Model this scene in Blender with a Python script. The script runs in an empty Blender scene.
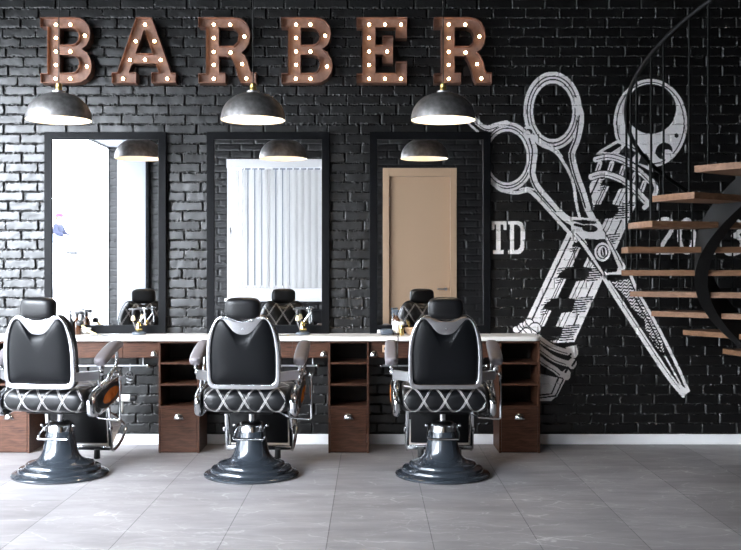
import bpy, bmesh, math, random
import numpy as np
from mathutils import Vector, Matrix

random.seed(7)
PI = math.pi
SC = bpy.context.scene
COL = SC.collection
CAM_Y, CAM_Z, F, VX, VY = -7.8, 1.352, 1004.0, 370.5, 270.0
BACK_Y, LEFT_X, RIGHT_X, CEIL_Z = -8.4, -4.2, 5.0, 4.3


def X(px, y): return (px - VX) * (y - CAM_Y) / F
def Z(py, y): return CAM_Z + (VY - py) * (y - CAM_Y) / F


# ------------------------------------------------------------------ materials
def nodes_of(name):
    m = bpy.data.materials.new(name); m.use_nodes = True
    nt = m.node_tree
    return m, nt, nt.nodes['Principled BSDF']


def mat(name, col, rough=0.5, metal=0.0, spec=0.5, bump=0.0, scale=60.0, var=0.0, coat=0.0, detail=4.0):
    m, nt, b = nodes_of(name)
    b.inputs['Base Color'].default_value = (*col, 1)
    b.inputs['Roughness'].default_value = rough
    b.inputs['Metallic'].default_value = metal
    b.inputs['Specular IOR Level'].default_value = spec
    b.inputs['Coat Weight'].default_value = coat
    b.inputs['Coat Roughness'].default_value = 0.1
    tc = nt.nodes.new('ShaderNodeTexCoord')
    n = nt.nodes.new('ShaderNodeTexNoise'); n.inputs['Scale'].default_value = scale; n.inputs['Detail'].default_value = detail
    nt.links.new(tc.outputs['Object'], n.inputs['Vector'])
    if var > 0:
        r = nt.nodes.new('ShaderNodeValToRGB')
        r.color_ramp.elements[0].position = 0.3; r.color_ramp.elements[1].position = 0.7
        r.color_ramp.elements[0].color = (*[c * (1 - var) for c in col], 1)
        r.color_ramp.elements[1].color = (*[min(1, c * (1 + var)) for c in col], 1)
        nt.links.new(n.outputs['Fac'], r.inputs['Fac']); nt.links.new(r.outputs['Color'], b.inputs['Base Color'])
    if bump > 0:
        bp = nt.nodes.new('ShaderNodeBump'); bp.inputs['Strength'].default_value = bump; bp.inputs['Distance'].default_value = 0.004
        nt.links.new(n.outputs['Fac'], bp.inputs['Height']); nt.links.new(bp.outputs['Normal'], b.inputs['Normal'])
    return m


def emit(name, col, strength):
    m, nt, b = nodes_of(name)
    b.inputs['Base Color'].default_value = (*col, 1)
    b.inputs['Emission Color'].default_value = (*col, 1)
    b.inputs['Emission Strength'].default_value = strength
    return m


def wood(name, c1, c2, stretch=(3, 40, 40), rough=0.45, bump=0.25):
    m, nt, b = nodes_of(name)
    tc = nt.nodes.new('ShaderNodeTexCoord'); mp = nt.nodes.new('ShaderNodeMapping')
    mp.inputs['Scale'].default_value = stretch
    n = nt.nodes.new('ShaderNodeTexNoise'); n.inputs['Scale'].default_value = 1.6; n.inputs['Detail'].default_value = 7; n.inputs['Roughness'].default_value = 0.65
    n.inputs['Distortion'].default_value = 0.6
    r = nt.nodes.new('ShaderNodeValToRGB')
    e = r.color_ramp.elements
    e[0].position = 0.32; e[0].color = (*c1, 1); e[1].position = 0.68; e[1].color = (*c2, 1)
    nt.links.new(tc.outputs['Object'], mp.inputs['Vector']); nt.links.new(mp.outputs['Vector'], n.inputs['Vector'])
    nt.links.new(n.outputs['Fac'], r.inputs['Fac']); nt.links.new(r.outputs['Color'], b.inputs['Base Color'])
    bp = nt.nodes.new('ShaderNodeBump'); bp.inputs['Strength'].default_value = bump; bp.inputs['Distance'].default_value = 0.003
    nt.links.new(n.outputs['Fac'], bp.inputs['Height']); nt.links.new(bp.outputs['Normal'], b.inputs['Normal'])
    b.inputs['Roughness'].default_value = rough; b.inputs['Specular IOR Level'].default_value = 0.18
    return m


def brick_paint(name, col, rough, spec=0.5):
    m, nt, b = nodes_of(name)
    tc = nt.nodes.new('ShaderNodeTexCoord')
    n = nt.nodes.new('ShaderNodeTexNoise'); n.inputs['Scale'].default_value = 45; n.inputs['Detail'].default_value = 6
    n2 = nt.nodes.new('ShaderNodeTexNoise'); n2.inputs['Scale'].default_value = 3; n2.inputs['Detail'].default_value = 3
    nt.links.new(tc.outputs['Object'], n.inputs['Vector']); nt.links.new(tc.outputs['Object'], n2.inputs['Vector'])
    r = nt.nodes.new('ShaderNodeValToRGB')
    r.color_ramp.elements[0].position = 0.35; r.color_ramp.elements[1].position = 0.65
    r.color_ramp.elements[0].color = (*[c * 0.85 for c in col], 1); r.color_ramp.elements[1].color = (*[c * 1.15 for c in col], 1)
    nt.links.new(n2.outputs['Fac'], r.inputs['Fac']); nt.links.new(r.outputs['Color'], b.inputs['Base Color'])
    bp = nt.nodes.new('ShaderNodeBump'); bp.inputs['Strength'].default_value = 0.12; bp.inputs['Distance'].default_value = 0.002
    nt.links.new(n.outputs['Fac'], bp.inputs['Height']); nt.links.new(bp.outputs['Normal'], b.inputs['Normal'])
    b.inputs['Roughness'].default_value = rough; b.inputs['Specular IOR Level'].default_value = spec
    return m


def floor_mat():
    m, nt, b = nodes_of('grey_stone_tile')
    tc = nt.nodes.new('ShaderNodeTexCoord')
    L = nt.links.new
    mp = nt.nodes.new('ShaderNodeMapping'); mp.inputs['Rotation'].default_value = (0, 0, PI / 2)
    mp.inputs['Location'].default_value = (0.2, -0.309, 0)
    L(tc.outputs['Object'], mp.inputs['Vector'])
    bt = nt.nodes.new('ShaderNodeTexBrick')
    bt.inputs['Scale'].default_value = 1.0; bt.inputs['Brick Width'].default_value = 2.1; bt.inputs['Row Height'].default_value = 0.525
    bt.inputs['Mortar Size'].default_value = 0.0022; bt.inputs['Mortar Smooth'].default_value = 0.1
    bt.inputs['Color1'].default_value = (0.200, 0.191, 0.192, 1); bt.inputs['Color2'].default_value = (0.258, 0.248, 0.249, 1)
    bt.inputs['Mortar'].default_value = (0.05, 0.05, 0.052, 1)
    L(mp.outputs['Vector'], bt.inputs['Vector'])
    # clouding
    n = nt.nodes.new('ShaderNodeTexNoise'); n.inputs['Scale'].default_value = 2.3; n.inputs['Detail'].default_value = 9; n.inputs['Roughness'].default_value = 0.62
    mps = nt.nodes.new('ShaderNodeMapping'); mps.inputs['Scale'].default_value = (0.8, 2.2, 1); mps.inputs['Rotation'].default_value = (0, 0, 0.35)
    L(tc.outputs['Object'], mps.inputs['Vector']); L(mps.outputs['Vector'], n.inputs['Vector'])
    r = nt.nodes.new('ShaderNodeValToRGB')
    r.color_ramp.elements[0].position = 0.3; r.color_ramp.elements[0].color = (0.72, 0.71, 0.72, 1)
    r.color_ramp.elements[1].position = 0.75; r.color_ramp.elements[1].color = (1.32, 1.3, 1.3, 1)
    L(n.outputs['Fac'], r.inputs['Fac'])
    mul = nt.nodes.new('ShaderNodeMix'); mul.data_type = 'RGBA'; mul.blend_type = 'MULTIPLY'; mul.inputs['Factor'].default_value = 1
    L(bt.outputs['Color'], mul.inputs['A']); L(r.outputs['Color'], mul.inputs['B'])
    # pale veins
    nw = nt.nodes.new('ShaderNodeTexNoise'); nw.inputs['Scale'].default_value = 3.0; nw.inputs['Detail'].default_value = 6
    L(tc.outputs['Object'], nw.inputs['Vector'])
    ad = nt.nodes.new('ShaderNodeVectorMath'); ad.operation = 'MULTIPLY_ADD'; ad.inputs[1].default_value = (0.5, 0.5, 0.5)
    L(nw.outputs['Color'], ad.inputs[0]); L(mps.outputs['Vector'], ad.inputs[2])
    v = nt.nodes.new('ShaderNodeTexVoronoi'); v.feature = 'DISTANCE_TO_EDGE'; v.inputs['Scale'].default_value = 2.6
    L(ad.outputs['Vector'], v.inputs['Vector'])
    rv = nt.nodes.new('ShaderNodeValToRGB')
    rv.color_ramp.elements[0].position = 0.0; rv.color_ramp.elements[0].color = (1, 1, 1, 1)
    rv.color_ramp.elements[1].position = 0.022; rv.color_ramp.elements[1].color = (0, 0, 0, 1)
    L(v.outputs['Distance'], rv.inputs['Fac'])
    gate = nt.nodes.new('ShaderNodeMath'); gate.operation = 'MULTIPLY'
    rg = nt.nodes.new('ShaderNodeValToRGB'); rg.color_ramp.elements[0].position = 0.42; rg.color_ramp.elements[1].position = 0.66
    L(n.outputs['Fac'], rg.inputs['Fac']); L(rg.outputs['Color'], gate.inputs[0]); L(rv.outputs['Color'], gate.inputs[1])
    mv = nt.nodes.new('ShaderNodeMix'); mv.data_type = 'RGBA'
    mv.inputs['B'].default_value = (0.44, 0.43, 0.43, 1)
    L(gate.outputs['Value'], mv.inputs['Factor']); L(mul.outputs['Result'], mv.inputs['A'])
    v2 = nt.nodes.new('ShaderNodeTexVoronoi'); v2.feature = 'DISTANCE_TO_EDGE'; v2.inputs['Scale'].default_value = 6.5
    L(ad.outputs['Vector'], v2.inputs['Vector'])
    r2 = nt.nodes.new('ShaderNodeValToRGB')
    r2.color_ramp.elements[0].position = 0.0; r2.color_ramp.elements[0].color = (0.38, 0.38, 0.38, 1)
    r2.color_ramp.elements[1].position = 0.03; r2.color_ramp.elements[1].color = (0, 0, 0, 1)
    L(v2.outputs['Distance'], r2.inputs['Fac'])
    n3 = nt.nodes.new('ShaderNodeTexNoise'); n3.inputs['Scale'].default_value = 1.7; n3.inputs['Detail'].default_value = 4
    L(tc.outputs['Object'], n3.inputs['Vector'])
    rg2 = nt.nodes.new('ShaderNodeValToRGB'); rg2.color_ramp.elements[0].position = 0.44; rg2.color_ramp.elements[1].position = 0.62
    L(n3.outputs['Fac'], rg2.inputs['Fac'])
    g2 = nt.nodes.new('ShaderNodeMath'); g2.operation = 'MULTIPLY'
    L(rg2.outputs['Color'], g2.inputs[0]); L(r2.outputs['Color'], g2.inputs[1])
    mv2 = nt.nodes.new('ShaderNodeMix'); mv2.data_type = 'RGBA'; mv2.inputs['B'].default_value = (0.42, 0.41, 0.41, 1)
    L(g2.outputs['Value'], mv2.inputs['Factor']); L(mv.outputs['Result'], mv2.inputs['A'])
    L(mv2.outputs['Result'], b.inputs['Base Color'])
    b.inputs['Roughness'].default_value = 0.42
    bp = nt.nodes.new('ShaderNodeBump'); bp.inputs['Strength'].default_value = 0.3; bp.inputs['Distance'].default_value = 0.003; bp.invert = True
    L(bt.outputs['Fac'], bp.inputs['Height']); L(bp.outputs['Normal'], b.inputs['Normal'])
    return m


def glass_mat(name):
    m = bpy.data.materials.new(name); m.use_nodes = True
    nt = m.node_tree
    for n in list(nt.nodes):
        if n.type != 'OUTPUT_MATERIAL': nt.nodes.remove(n)
    out = [n for n in nt.nodes if n.type == 'OUTPUT_MATERIAL'][0]
    t = nt.nodes.new('ShaderNodeBsdfTransparent'); g = nt.nodes.new('ShaderNodeBsdfGlossy'); g.inputs['Roughness'].default_value = 0.0
    mx = nt.nodes.new('ShaderNodeMixShader'); fr = nt.nodes.new('ShaderNodeFresnel'); fr.inputs['IOR'].default_value = 1.3
    nt.links.new(fr.outputs[0], mx.inputs[0]); nt.links.new(t.outputs[0], mx.inputs[1]); nt.links.new(g.outputs[0], mx.inputs[2])
    nt.links.new(mx.outputs[0], out.inputs['Surface'])
    return m


def blind_mat():
    m = bpy.data.materials.new('blind_fabric'); m.use_nodes = True
    nt = m.node_tree; b = nt.nodes['Principled BSDF']; out = [n for n in nt.nodes if n.type == 'OUTPUT_MATERIAL'][0]
    b.inputs['Base Color'].default_value = (0.78, 0.77, 0.76, 1); b.inputs['Roughness'].default_value = 0.9
    t = nt.nodes.new('ShaderNodeBsdfTranslucent'); t.inputs['Color'].default_value = (0.03, 0.029, 0.028, 1)
    mx = nt.nodes.new('ShaderNodeMixShader'); mx.inputs[0].default_value = 0.45
    nt.links.new(b.outputs[0], mx.inputs[1]); nt.links.new(t.outputs[0], mx.inputs[2]); nt.links.new(mx.outputs[0], out.inputs['Surface'])
    return m


M = dict(
    brick=brick_paint('black_painted_brick', (0.002, 0.0019, 0.002), 0.37, 0.55),
    back_brick=brick_paint('black_painted_brick_back', (0.007, 0.0066, 0.007), 0.42, 0.5),
    paint=mat('white_wall_paint', (0.80, 0.77, 0.765), 0.75, bump=0.2, scale=80, var=0.06),
    floor=floor_mat(),
    plaster=mat('white_plaster', (0.27, 0.28, 0.305), 0.8, bump=0.1),
    ceiling=mat('dark_ceiling_paint', (0.02, 0.02, 0.02), 0.85, bump=0.1),
    darkwall=mat('dark_wall_paint', (0.03, 0.03, 0.032), 0.7, bump=0.1),
    skirt=mat('white_skirting', (0.86, 0.85, 0.85), 0.5),
    frame=mat('black_satin_frame', (0.004, 0.0042, 0.005), 0.42, 0.0, 0.07, bump=0.05),
    mirror=mat('mirror_silver', (0.93, 0.94, 0.95), 0.0, 1.0),
    copper=mat('aged_copper', (0.20, 0.10, 0.07), 0.45, 0.6, bump=0.15, scale=30, var=0.25),
    copper_face=mat('aged_copper_face', (0.20, 0.125, 0.10), 0.55, 0.4, bump=0.1, scale=30, var=0.2),
    filament=emit('warm_bulb_glow', (1.0, 0.70, 0.42), 24.0),
    gun=mat('brushed_gunmetal', (0.27, 0.262, 0.26), 0.5, 0.85, bump=0.15, scale=25, var=0.3),
    enamel=mat('white_enamel', (0.50, 0.46, 0.40), 0.4),
    brass=mat('brass', (0.62, 0.45, 0.16), 0.3, 1.0),
    cord=mat('black_cord', (0.012, 0.012, 0.012), 0.6),
    lampbulb=emit('lamp_bulb_glow', (1.0, 0.80, 0.58), 520.0),
    chrome=mat('chrome', (0.58, 0.59, 0.605), 0.17, 1.0, bump=0.02, scale=20),
    satin=mat('satin_steel', (0.5, 0.5, 0.52), 0.38, 1.0, bump=0.03),
    leather=mat('black_leather', (0.004, 0.0042, 0.005), 0.33, 0.0, 0.28, bump=0.12, scale=160),
    backshell=mat('black_back_shell', (0.003, 0.0033, 0.004), 0.36, 0.0, 0.12, bump=0.05, scale=120),
    stitch=mat('white_thread', (0.60, 0.58, 0.56), 0.7),
    cast=mat('slate_enamel', (0.026, 0.032, 0.04), 0.2, 0.25, coat=0.6, bump=0.03, scale=15),
    blackplate=mat('black_plate', (0.004, 0.004, 0.0045), 0.5, 0.0, 0.15),
    rubber=mat('black_rubber', (0.01, 0.01, 0.01), 0.8),
    pad=mat('grey_arm_pad', (0.135, 0.123, 0.132), 0.45, bump=0.1, scale=140),
    amber=wood('amber_burl', (0.20, 0.045, 0.008), (0.52, 0.15, 0.025), (20, 8, 8), 0.25, 0.05),
    walnut=wood('dark_walnut', (0.020, 0.0078, 0.0045), (0.082, 0.034, 0.019), (5, 30, 55), 0.5),
    inside=mat('dark_cabinet_lining', (0.012, 0.008, 0.006), 0.7, bump=0.1),
    stone=mat('cream_stone_top', (0.60, 0.575, 0.54), 0.4, var=0.04, scale=8),
    tread=wood('oak_tread', (0.125, 0.060, 0.031), (0.24, 0.13, 0.075), (4, 25, 40), 0.45),
    iron=mat('black_iron', (0.004, 0.004, 0.004), 0.5, 0.0, 0.12),
    stringer=mat('black_steel_plate', (0.004, 0.004, 0.004), 0.6, 0.0, 0.2),
    door=mat('beige_door_paint', (0.50, 0.335, 0.215), 0.5, bump=0.03),
    blind=blind_mat(),
    pvc=mat('white_window_frame', (0.78, 0.77, 0.77), 0.4),
    glass=glass_mat('window_glass'),
    pave=mat('pale_pavement', (0.55, 0.55, 0.545), 0.85, var=0.05, scale=2),
    pave2=mat('pale_step_stone', (0.68, 0.68, 0.68), 0.85, var=0.06, scale=2),
    grate=mat('grey_grate', (0.16, 0.16, 0.165), 0.7),
    facade=mat('pale_facade', (0.75, 0.73, 0.71), 0.9, var=0.05, scale=1),
    backdrop=mat('dark_blue_backdrop', (0.010, 0.016, 0.026), 0.8, var=0.2, scale=1),  # for the added backdrop, kept near black to darken the blind gaps
    brown=mat('brown_glass', (0.07, 0.03, 0.015), 0.12, coat=0.4),
    white=mat('white_plastic', (0.75, 0.73, 0.7), 0.4),
    cream=mat('cream_bristle', (0.72, 0.6, 0.38), 0.8, bump=0.3, scale=200),
    yellow=wood('pale_boxwood', (0.55, 0.40, 0.16), (0.72, 0.56, 0.28), (30, 6, 6), 0.5, 0.1),
    gold=mat('polished_gold', (0.75, 0.55, 0.22), 0.2, 1.0),
    blackplastic=mat('black_plastic', (0.014, 0.014, 0.016), 0.35),
    bluegrey=mat('blue_grey_plastic', (0.06, 0.075, 0.095), 0.4),
    cap=mat('magenta_red_cloth', (0.7, 0.03, 0.12), 0.9),
    skin=mat('skin', (0.5, 0.30, 0.22), 0.6),
    jacket=mat('navy_cloth', (0.02, 0.024, 0.05), 0.9),
    jeans=mat('pale_denim', (0.45, 0.56, 0.68), 0.9),
    shoe=mat('dark_shoe', (0.02, 0.02, 0.02), 0.6),
    hair=mat('brown_hair', (0.12, 0.05, 0.02), 0.7),
    socketwood=mat('light_wood_plate', (0.55, 0.36, 0.22), 0.5),
)


# ------------------------------------------------------------------ object helpers
def link(o, parent=None):
    COL.objects.link(o)
    if parent is not None: o.parent = parent
    return o


def tag(o, label=None, cat=None, group=None, kind=None):
    if label: o['label'] = label
    if cat: o['category'] = cat
    if group: o['group'] = group
    if kind: o['kind'] = kind
    return o


def thing(name, label, cat, loc=(0, 0, 0), rz=0.0, group=None):
    o = bpy.data.objects.new(name, None); o.empty_display_size = 0.05
    o.location = loc; o.rotation_euler = (0, 0, rz)
    link(o); return tag(o, label, cat, group)


def copy_tree(o, parent=None):
    c = o.copy(); COL.objects.link(c)
    if parent is not None: c.parent = parent
    for ch in list(o.children): copy_tree(ch, c)
    return c


class MB:
    def __init__(self): self.bm = bmesh.new()

    def _merge(self, b, mw=None):
        if mw is not None: bmesh.ops.transform(b, matrix=mw, verts=b.verts)
        me = bpy.data.meshes.new('tmp'); b.to_mesh(me); b.free()
        self.bm.from_mesh(me); bpy.data.meshes.remove(me)

    def box(self, lo, hi, bev=0.0, seg=2, mw=None):
        b = bmesh.new(); bmesh.ops.create_cube(b, size=1)
        lo, hi = Vector(lo), Vector(hi)
        for v in b.verts: v.co = Vector(((lo.x + hi.x) / 2 + v.co.x * (hi.x - lo.x), (lo.y + hi.y) / 2 + v.co.y * (hi.y - lo.y), (lo.z + hi.z) / 2 + v.co.z * (hi.z - lo.z)))
        if bev > 0: bmesh.ops.bevel(b, geom=b.edges[:], offset=bev, segments=seg, affect='EDGES', profile=0.5)
        self._merge(b, mw); return self

    def lathe(self, prof, n=40, mw=None, cap=True):
        b = bmesh.new(); rings = []
        for r, z in prof:
            if r < 1e-6: rings.append([b.verts.new((0, 0, z))])
            else: rings.append([b.verts.new((r * math.cos(2 * PI * i / n), r * math.sin(2 * PI * i / n), z)) for i in range(n)])
        for a, c in zip(rings, rings[1:]):
            for i in range(n):
                j = (i + 1) % n
                if len(a) == 1 and len(c) == 1: continue
                if len(a) == 1: b.faces.new((a[0], c[i], c[j]))
                elif len(c) == 1: b.faces.new((a[i], c[0], a[j]))
                else: b.faces.new((a[i], a[j], c[j], c[i]))
        if cap:
            for rg in (rings[0], rings[-1]):
                if len(rg) > 2: b.faces.new(rg)
        bmesh.ops.recalc_face_normals(b, faces=b.faces[:])
        self._merge(b, mw); return self

    def tube(self, pts, r, n=10, closed=False, smooth=0):
        pts = [Vector(p) for p in pts]
        if smooth: pts = catmull(pts, smooth, closed)
        rs = r if isinstance(r, (list, tuple)) else None
        b = bmesh.new(); rings = []; N = len(pts); up = None
        for i, p in enumerate(pts):
            if closed: t = pts[(i + 1) % N] - pts[i - 1]
            else: t = pts[min(i + 1, N - 1)] - pts[max(i - 1, 0)]
            if t.length < 1e-9: t = Vector((0, 0, 1))
            t.normalize()
            if up is None: up = t.orthogonal().normalized()
            else:
                up = up - t * up.dot(t)
                up = up.normalized() if up.length > 1e-6 else t.orthogonal().normalized()
            s = t.cross(up)
            rr = r if rs is None else (rs[i] if len(rs) == N else np.interp(i / (N - 1), np.linspace(0, 1, len(rs)), rs))
            rings.append([b.verts.new(p + (up * math.cos(2 * PI * k / n) + s * math.sin(2 * PI * k / n)) * rr) for k in range(n)])
        for i in range(N if closed else N - 1):
            a, c = rings[i], rings[(i + 1) % N]
            for k in range(n): b.faces.new((a[k], a[(k + 1) % n], c[(k + 1) % n], c[k]))
        if not closed: b.faces.new(rings[0]); b.faces.new(rings[-1])
        bmesh.ops.recalc_face_normals(b, faces=b.faces[:])
        self._merge(b); return self

    def loops(self, rings, cap0=True, cap1=True, mw=None):
        """skin a list of equal-length closed loops"""
        b = bmesh.new(); R = [[b.verts.new(p) for p in rg] for rg in rings]; n = len(R[0])
        for a, c in zip(R, R[1:]):
            for k in range(n): b.faces.new((a[k], a[(k + 1) % n], c[(k + 1) % n], c[k]))
        if cap0: b.faces.new(R[0])
        if cap1: b.faces.new(R[-1])
        bmesh.ops.recalc_face_normals(b, faces=b.faces[:])
        self._merge(b, mw); return self

    def ball(self, c, r, sub=2, sc=(1, 1, 1)):
        b = bmesh.new(); bmesh.ops.create_icosphere(b, subdivisions=sub, radius=1)
        self._merge(b, Matrix.Translation(c) @ Matrix.Diagonal((r * sc[0], r * sc[1], r * sc[2], 1))); return self

    def superball(self, c, half, e=0.35, nu=32, nv=20, mw=None):
        sp = lambda v, p: math.copysign(abs(v) ** p, v)
        rings = []
        for j in range(1, nv):
            ph = -PI / 2 + PI * j / nv
            rings.append([(c[0] + half[0] * sp(math.cos(ph), e) * sp(math.cos(2 * PI * i / nu), e), c[1] + half[1] * sp(math.cos(ph), e) * sp(math.sin(2 * PI * i / nu), e), c[2] + half[2] * sp(math.sin(ph), e)) for i in range(nu)])
        return self.loops(rings, mw=mw)

    def build(self, name, material, parent=None, smooth=True, angle=40):
        me = bpy.data.meshes.new(name)
        if smooth:
            for f in self.bm.faces: f.smooth = True
            lim = math.radians(angle)
            for e in self.bm.edges:
                e.smooth = not (len(e.link_faces) == 2 and e.calc_face_angle(0) > lim)
        self.bm.to_mesh(me); self.bm.free()
        me.materials.append(material)
        return link(bpy.data.objects.new(name, me), parent)


def catmull(P, n=8, closed=False):
    P = [Vector(p) for p in P]; N = len(P); out = []
    for i in range(N if closed else N - 1):
        p0 = P[(i - 1) % N] if closed or i > 0 else P[0]
        p1 = P[i]; p2 = P[(i + 1) % N]
        p3 = P[(i + 2) % N] if closed or i + 2 < N else P[-1]
        for k in range(n):
            t = k / n
            out.append(0.5 * ((2 * p1) + (p2 - p0) * t + (2 * p0 - 5 * p1 + 4 * p2 - p3) * t * t + (3 * p1 - p0 - 3 * p2 + p3) * t ** 3))
    if not closed: out.append(P[-1])
    return out


def grid_mesh(name, xs, zs, yfun, material, keep=None, flip=False):
    """height field over x,z with y = yfun(X,Z)"""
    XX, ZZ = np.meshgrid(xs, zs)
    YY = yfun(XX, ZZ)
    return quads_mesh(name, XX, YY, ZZ, material, keep, flip), YY


def quads_mesh(name, XX, YY, ZZ, material, keep=None, flip=False):
    nz, nx = XX.shape
    idx = np.arange(nx * nz).reshape(nz, nx)
    q = np.stack([idx[:-1, :-1], idx[:-1, 1:], idx[1:, 1:], idx[1:, :-1]], -1)
    q = q[keep] if keep is not None else q.reshape(-1, 4)
    if flip: q = q[:, ::-1]
    co = np.stack([XX, YY, ZZ], -1).reshape(-1, 3)
    used, inv = np.unique(q, return_inverse=True)
    co = co[used]; q = inv.reshape(-1, 4)
    me = bpy.data.meshes.new(name)
    me.vertices.add(len(co)); me.vertices.foreach_set('co', co.astype(np.float32).ravel())
    me.loops.add(q.size); me.loops.foreach_set('vertex_index', q.astype(np.int32).ravel())
    me.polygons.add(len(q)); me.polygons.foreach_set('loop_start', np.arange(0, q.size, 4, dtype=np.int32))
    me.polygons.foreach_set('use_smooth', np.ones(len(q), dtype=bool))
    me.update(calc_edges=True); me.validate()
    me.materials.append(material)
    return link(bpy.data.objects.new(name, me))


def curve_shape(loops, extrude, bevel=0.0, fill=True, res=2):
    """filled 2D outline (list of loops in a,b) -> mesh lying in XY, thickness along Z"""
    cu = bpy.data.curves.new('tmp', 'CURVE'); cu.dimensions = '2D'
    cu.fill_mode = 'BOTH' if fill else 'NONE'
    cu.extrude = extrude; cu.bevel_depth = bevel; cu.bevel_resolution = res
    for lp in loops:
        s = cu.splines.new('POLY'); s.points.add(len(lp) - 1)
        for p, q in zip(s.points, lp): p.co = (q[0], q[1], 0, 1)
        s.use_cyclic_u = True
    ob = bpy.data.objects.new('tmp', cu); COL.objects.link(ob)
    dg = bpy.context.evaluated_depsgraph_get()
    me = bpy.data.meshes.new_from_object(ob.evaluated_get(dg))
    COL.objects.unlink(ob); bpy.data.objects.remove(ob); bpy.data.curves.remove(cu)
    return me


def shape_obj(name, loops, y, extrude, material, parent=None, bevel=0.0, fill=True, mw=None, smooth=False):
    """outline in (x,z), slab centred on y"""
    me = curve_shape(loops, extrude, bevel, fill)
    me.name = name
    T = Matrix(((1, 0, 0, 0), (0, 0, -1, y), (0, 1, 0, 0), (0, 0, 0, 1)))
    me.transform(mw @ T if mw is not None else T)
    me.materials.clear(); me.materials.append(material)
    b = bmesh.new(); b.from_mesh(me)
    bmesh.ops.remove_doubles(b, verts=b.verts, dist=1e-5)
    bmesh.ops.recalc_face_normals(b, faces=b.faces[:])
    for f in b.faces: f.smooth = smooth
    if smooth:
        for e in b.edges: e.smooth = not (len(e.link_faces) == 2 and e.calc_face_angle(0) > 0.7)
    b.to_mesh(me); b.free()
    return link(bpy.data.objects.new(name, me), parent)


# ------------------------------------------------------------------ brick height field
def hash2(i, j, k=0):
    n = (np.asarray(i).astype(np.int64) * 374761393 + np.asarray(j).astype(np.int64) * 668265263 + k * 974634721) & 0x7fffffff
    n = ((n ^ (n >> 13)) * 1274126177) & 0x7fffffff
    n = (n ^ (n >> 16)) & 0xffff
    return n / 65535.0


def vnoise(x, z, f, k=0):
    x, z = x * f, z * f
    i, j = np.floor(x), np.floor(z); u, v = x - i, z - j
    u = u * u * (3 - 2 * u); v = v * v * (3 - 2 * v)
    a, b, c, d = hash2(i, j, k), hash2(i + 1, j, k), hash2(i, j + 1, k), hash2(i + 1, j + 1, k)
    return (a * (1 - u) + b * u) * (1 - v) + (c * (1 - u) + d * u) * v


def bricks(x, z, pw=0.2525, pz=0.075, z0=0.01, x0=1.076, depth=0.016, k=0, joint=0.0022):
    row = np.floor((z - z0) / pz)
    off = x0 + np.where(np.mod(row, 2) == 1, 0.0, pw / 2) + (hash2(row, 5, k) - 0.5) * 0.05
    col = np.floor((x - off) / pw)
    jl = (hash2(row, col, k + 1) - 0.5) * 0.03; jr = (hash2(row, col + 1, k + 1) - 0.5) * 0.03
    lx = (x - off) - col * pw
    lz = (z - z0) - row * pz
    wob = (vnoise(x, z, 45, k) - 0.5) * 0.005 + (vnoise(x, z, 140, k + 3) - 0.5) * 0.006
    dx = np.minimum(lx - jl, pw + jr - lx); dz = np.minimum(lz, pz - lz)
    d = np.minimum(dx, dz) + wob
    t = np.clip((d - joint + 0.0015) / 0.004, 0, 1); t = t * t * (3 - 2 * t)
    t2 = np.clip((d - joint) / 0.016, 0, 1)
    h = depth * (0.86 * t + 0.14 * np.sqrt(t2))
    tilt = (hash2(row, col, k + 7) - 0.5) * 0.04 * (lz - pz / 2) + (hash2(row, col, k + 8) - 0.5) * 0.03 * (lx - pw / 2) + (hash2(row, col, k + 9) - 0.5) * 0.005
    lump = (vnoise(x, z, 20, k + 4) - 0.5) * 0.0022 + (vnoise(x, z, 60, k + 5) - 0.5) * 0.0008
    rim = np.exp(-((d - joint - 0.0035) / 0.004) ** 2) * np.clip(vnoise(x, z, 95, k + 11) - 0.45, 0, 1) * 0.012
    return h + t * (tilt + lump) + rim


# ------------------------------------------------------------------ the room
dense = 0.0045
fx = np.concatenate([np.arange(LEFT_X, -3.0, 0.02), np.arange(-3.0, 3.0, dense), np.arange(3.0, RIGHT_X + 0.01, 0.02)])
fz = np.concatenate([np.arange(0, 3.6, dense), np.arange(3.6, CEIL_Z + 0.01, 0.02)])
wall_front, FRONT_Y = grid_mesh('wall_front', fx, fz, lambda x, z: 0.016 - bricks(x, z), M['brick'])
tag(wall_front, 'black painted brick wall with mirrors and marquee letters', 'wall', kind='structure')


def wall_y(x, z):
    i = np.clip(np.searchsorted(fx, x) - 1, 0, len(fx) - 2); j = np.clip(np.searchsorted(fz, z) - 1, 0, len(fz) - 2)
    u = (x - fx[i]) / (fx[i + 1] - fx[i]); v = (z - fz[j]) / (fz[j + 1] - fz[j])
    Y = FRONT_Y
    return (Y[j, i] * (1 - u) + Y[j, i + 1] * u) * (1 - v) + (Y[j + 1, i] * (1 - u) + Y[j + 1, i + 1] * u) * v


# back wall, with the openings of window and door
WIN = (-2.30, -0.55, 0.90, 3.12)
DOOR = (0.198, 1.383, 0.0, 2.99)
bx = np.arange(LEFT_X, RIGHT_X + 0.01, 0.016); bz = np.arange(0, CEIL_Z + 0.01, 0.0135)
cx_, cz_ = np.meshgrid((bx[:-1] + bx[1:]) / 2, (bz[:-1] + bz[1:]) / 2)
keep = np.ones(cx_.shape, bool)
for (a, b, c, d) in ((WIN[0] + 0.02, WIN[1] - 0.02, WIN[2] + 0.02, WIN[3] - 0.02), (DOOR[0] + 0.03, DOOR[1] - 0.03, -1, DOOR[3] - 0.03)):
    keep &= ~((cx_ > a) & (cx_ < b) & (cz_ > c) & (cz_ < d))
wb, _ = grid_mesh('wall_back', bx, bz, lambda x, z: BACK_Y - 0.014 + bricks(x, z, 0.36, 0.1115, 0.03, 0.1, 0.014, 40, 0.0065), M['back_brick'], keep, flip=True)
tag(wb, 'black painted brick wall with the blinds window and beige door', 'wall', kind='structure')
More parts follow.
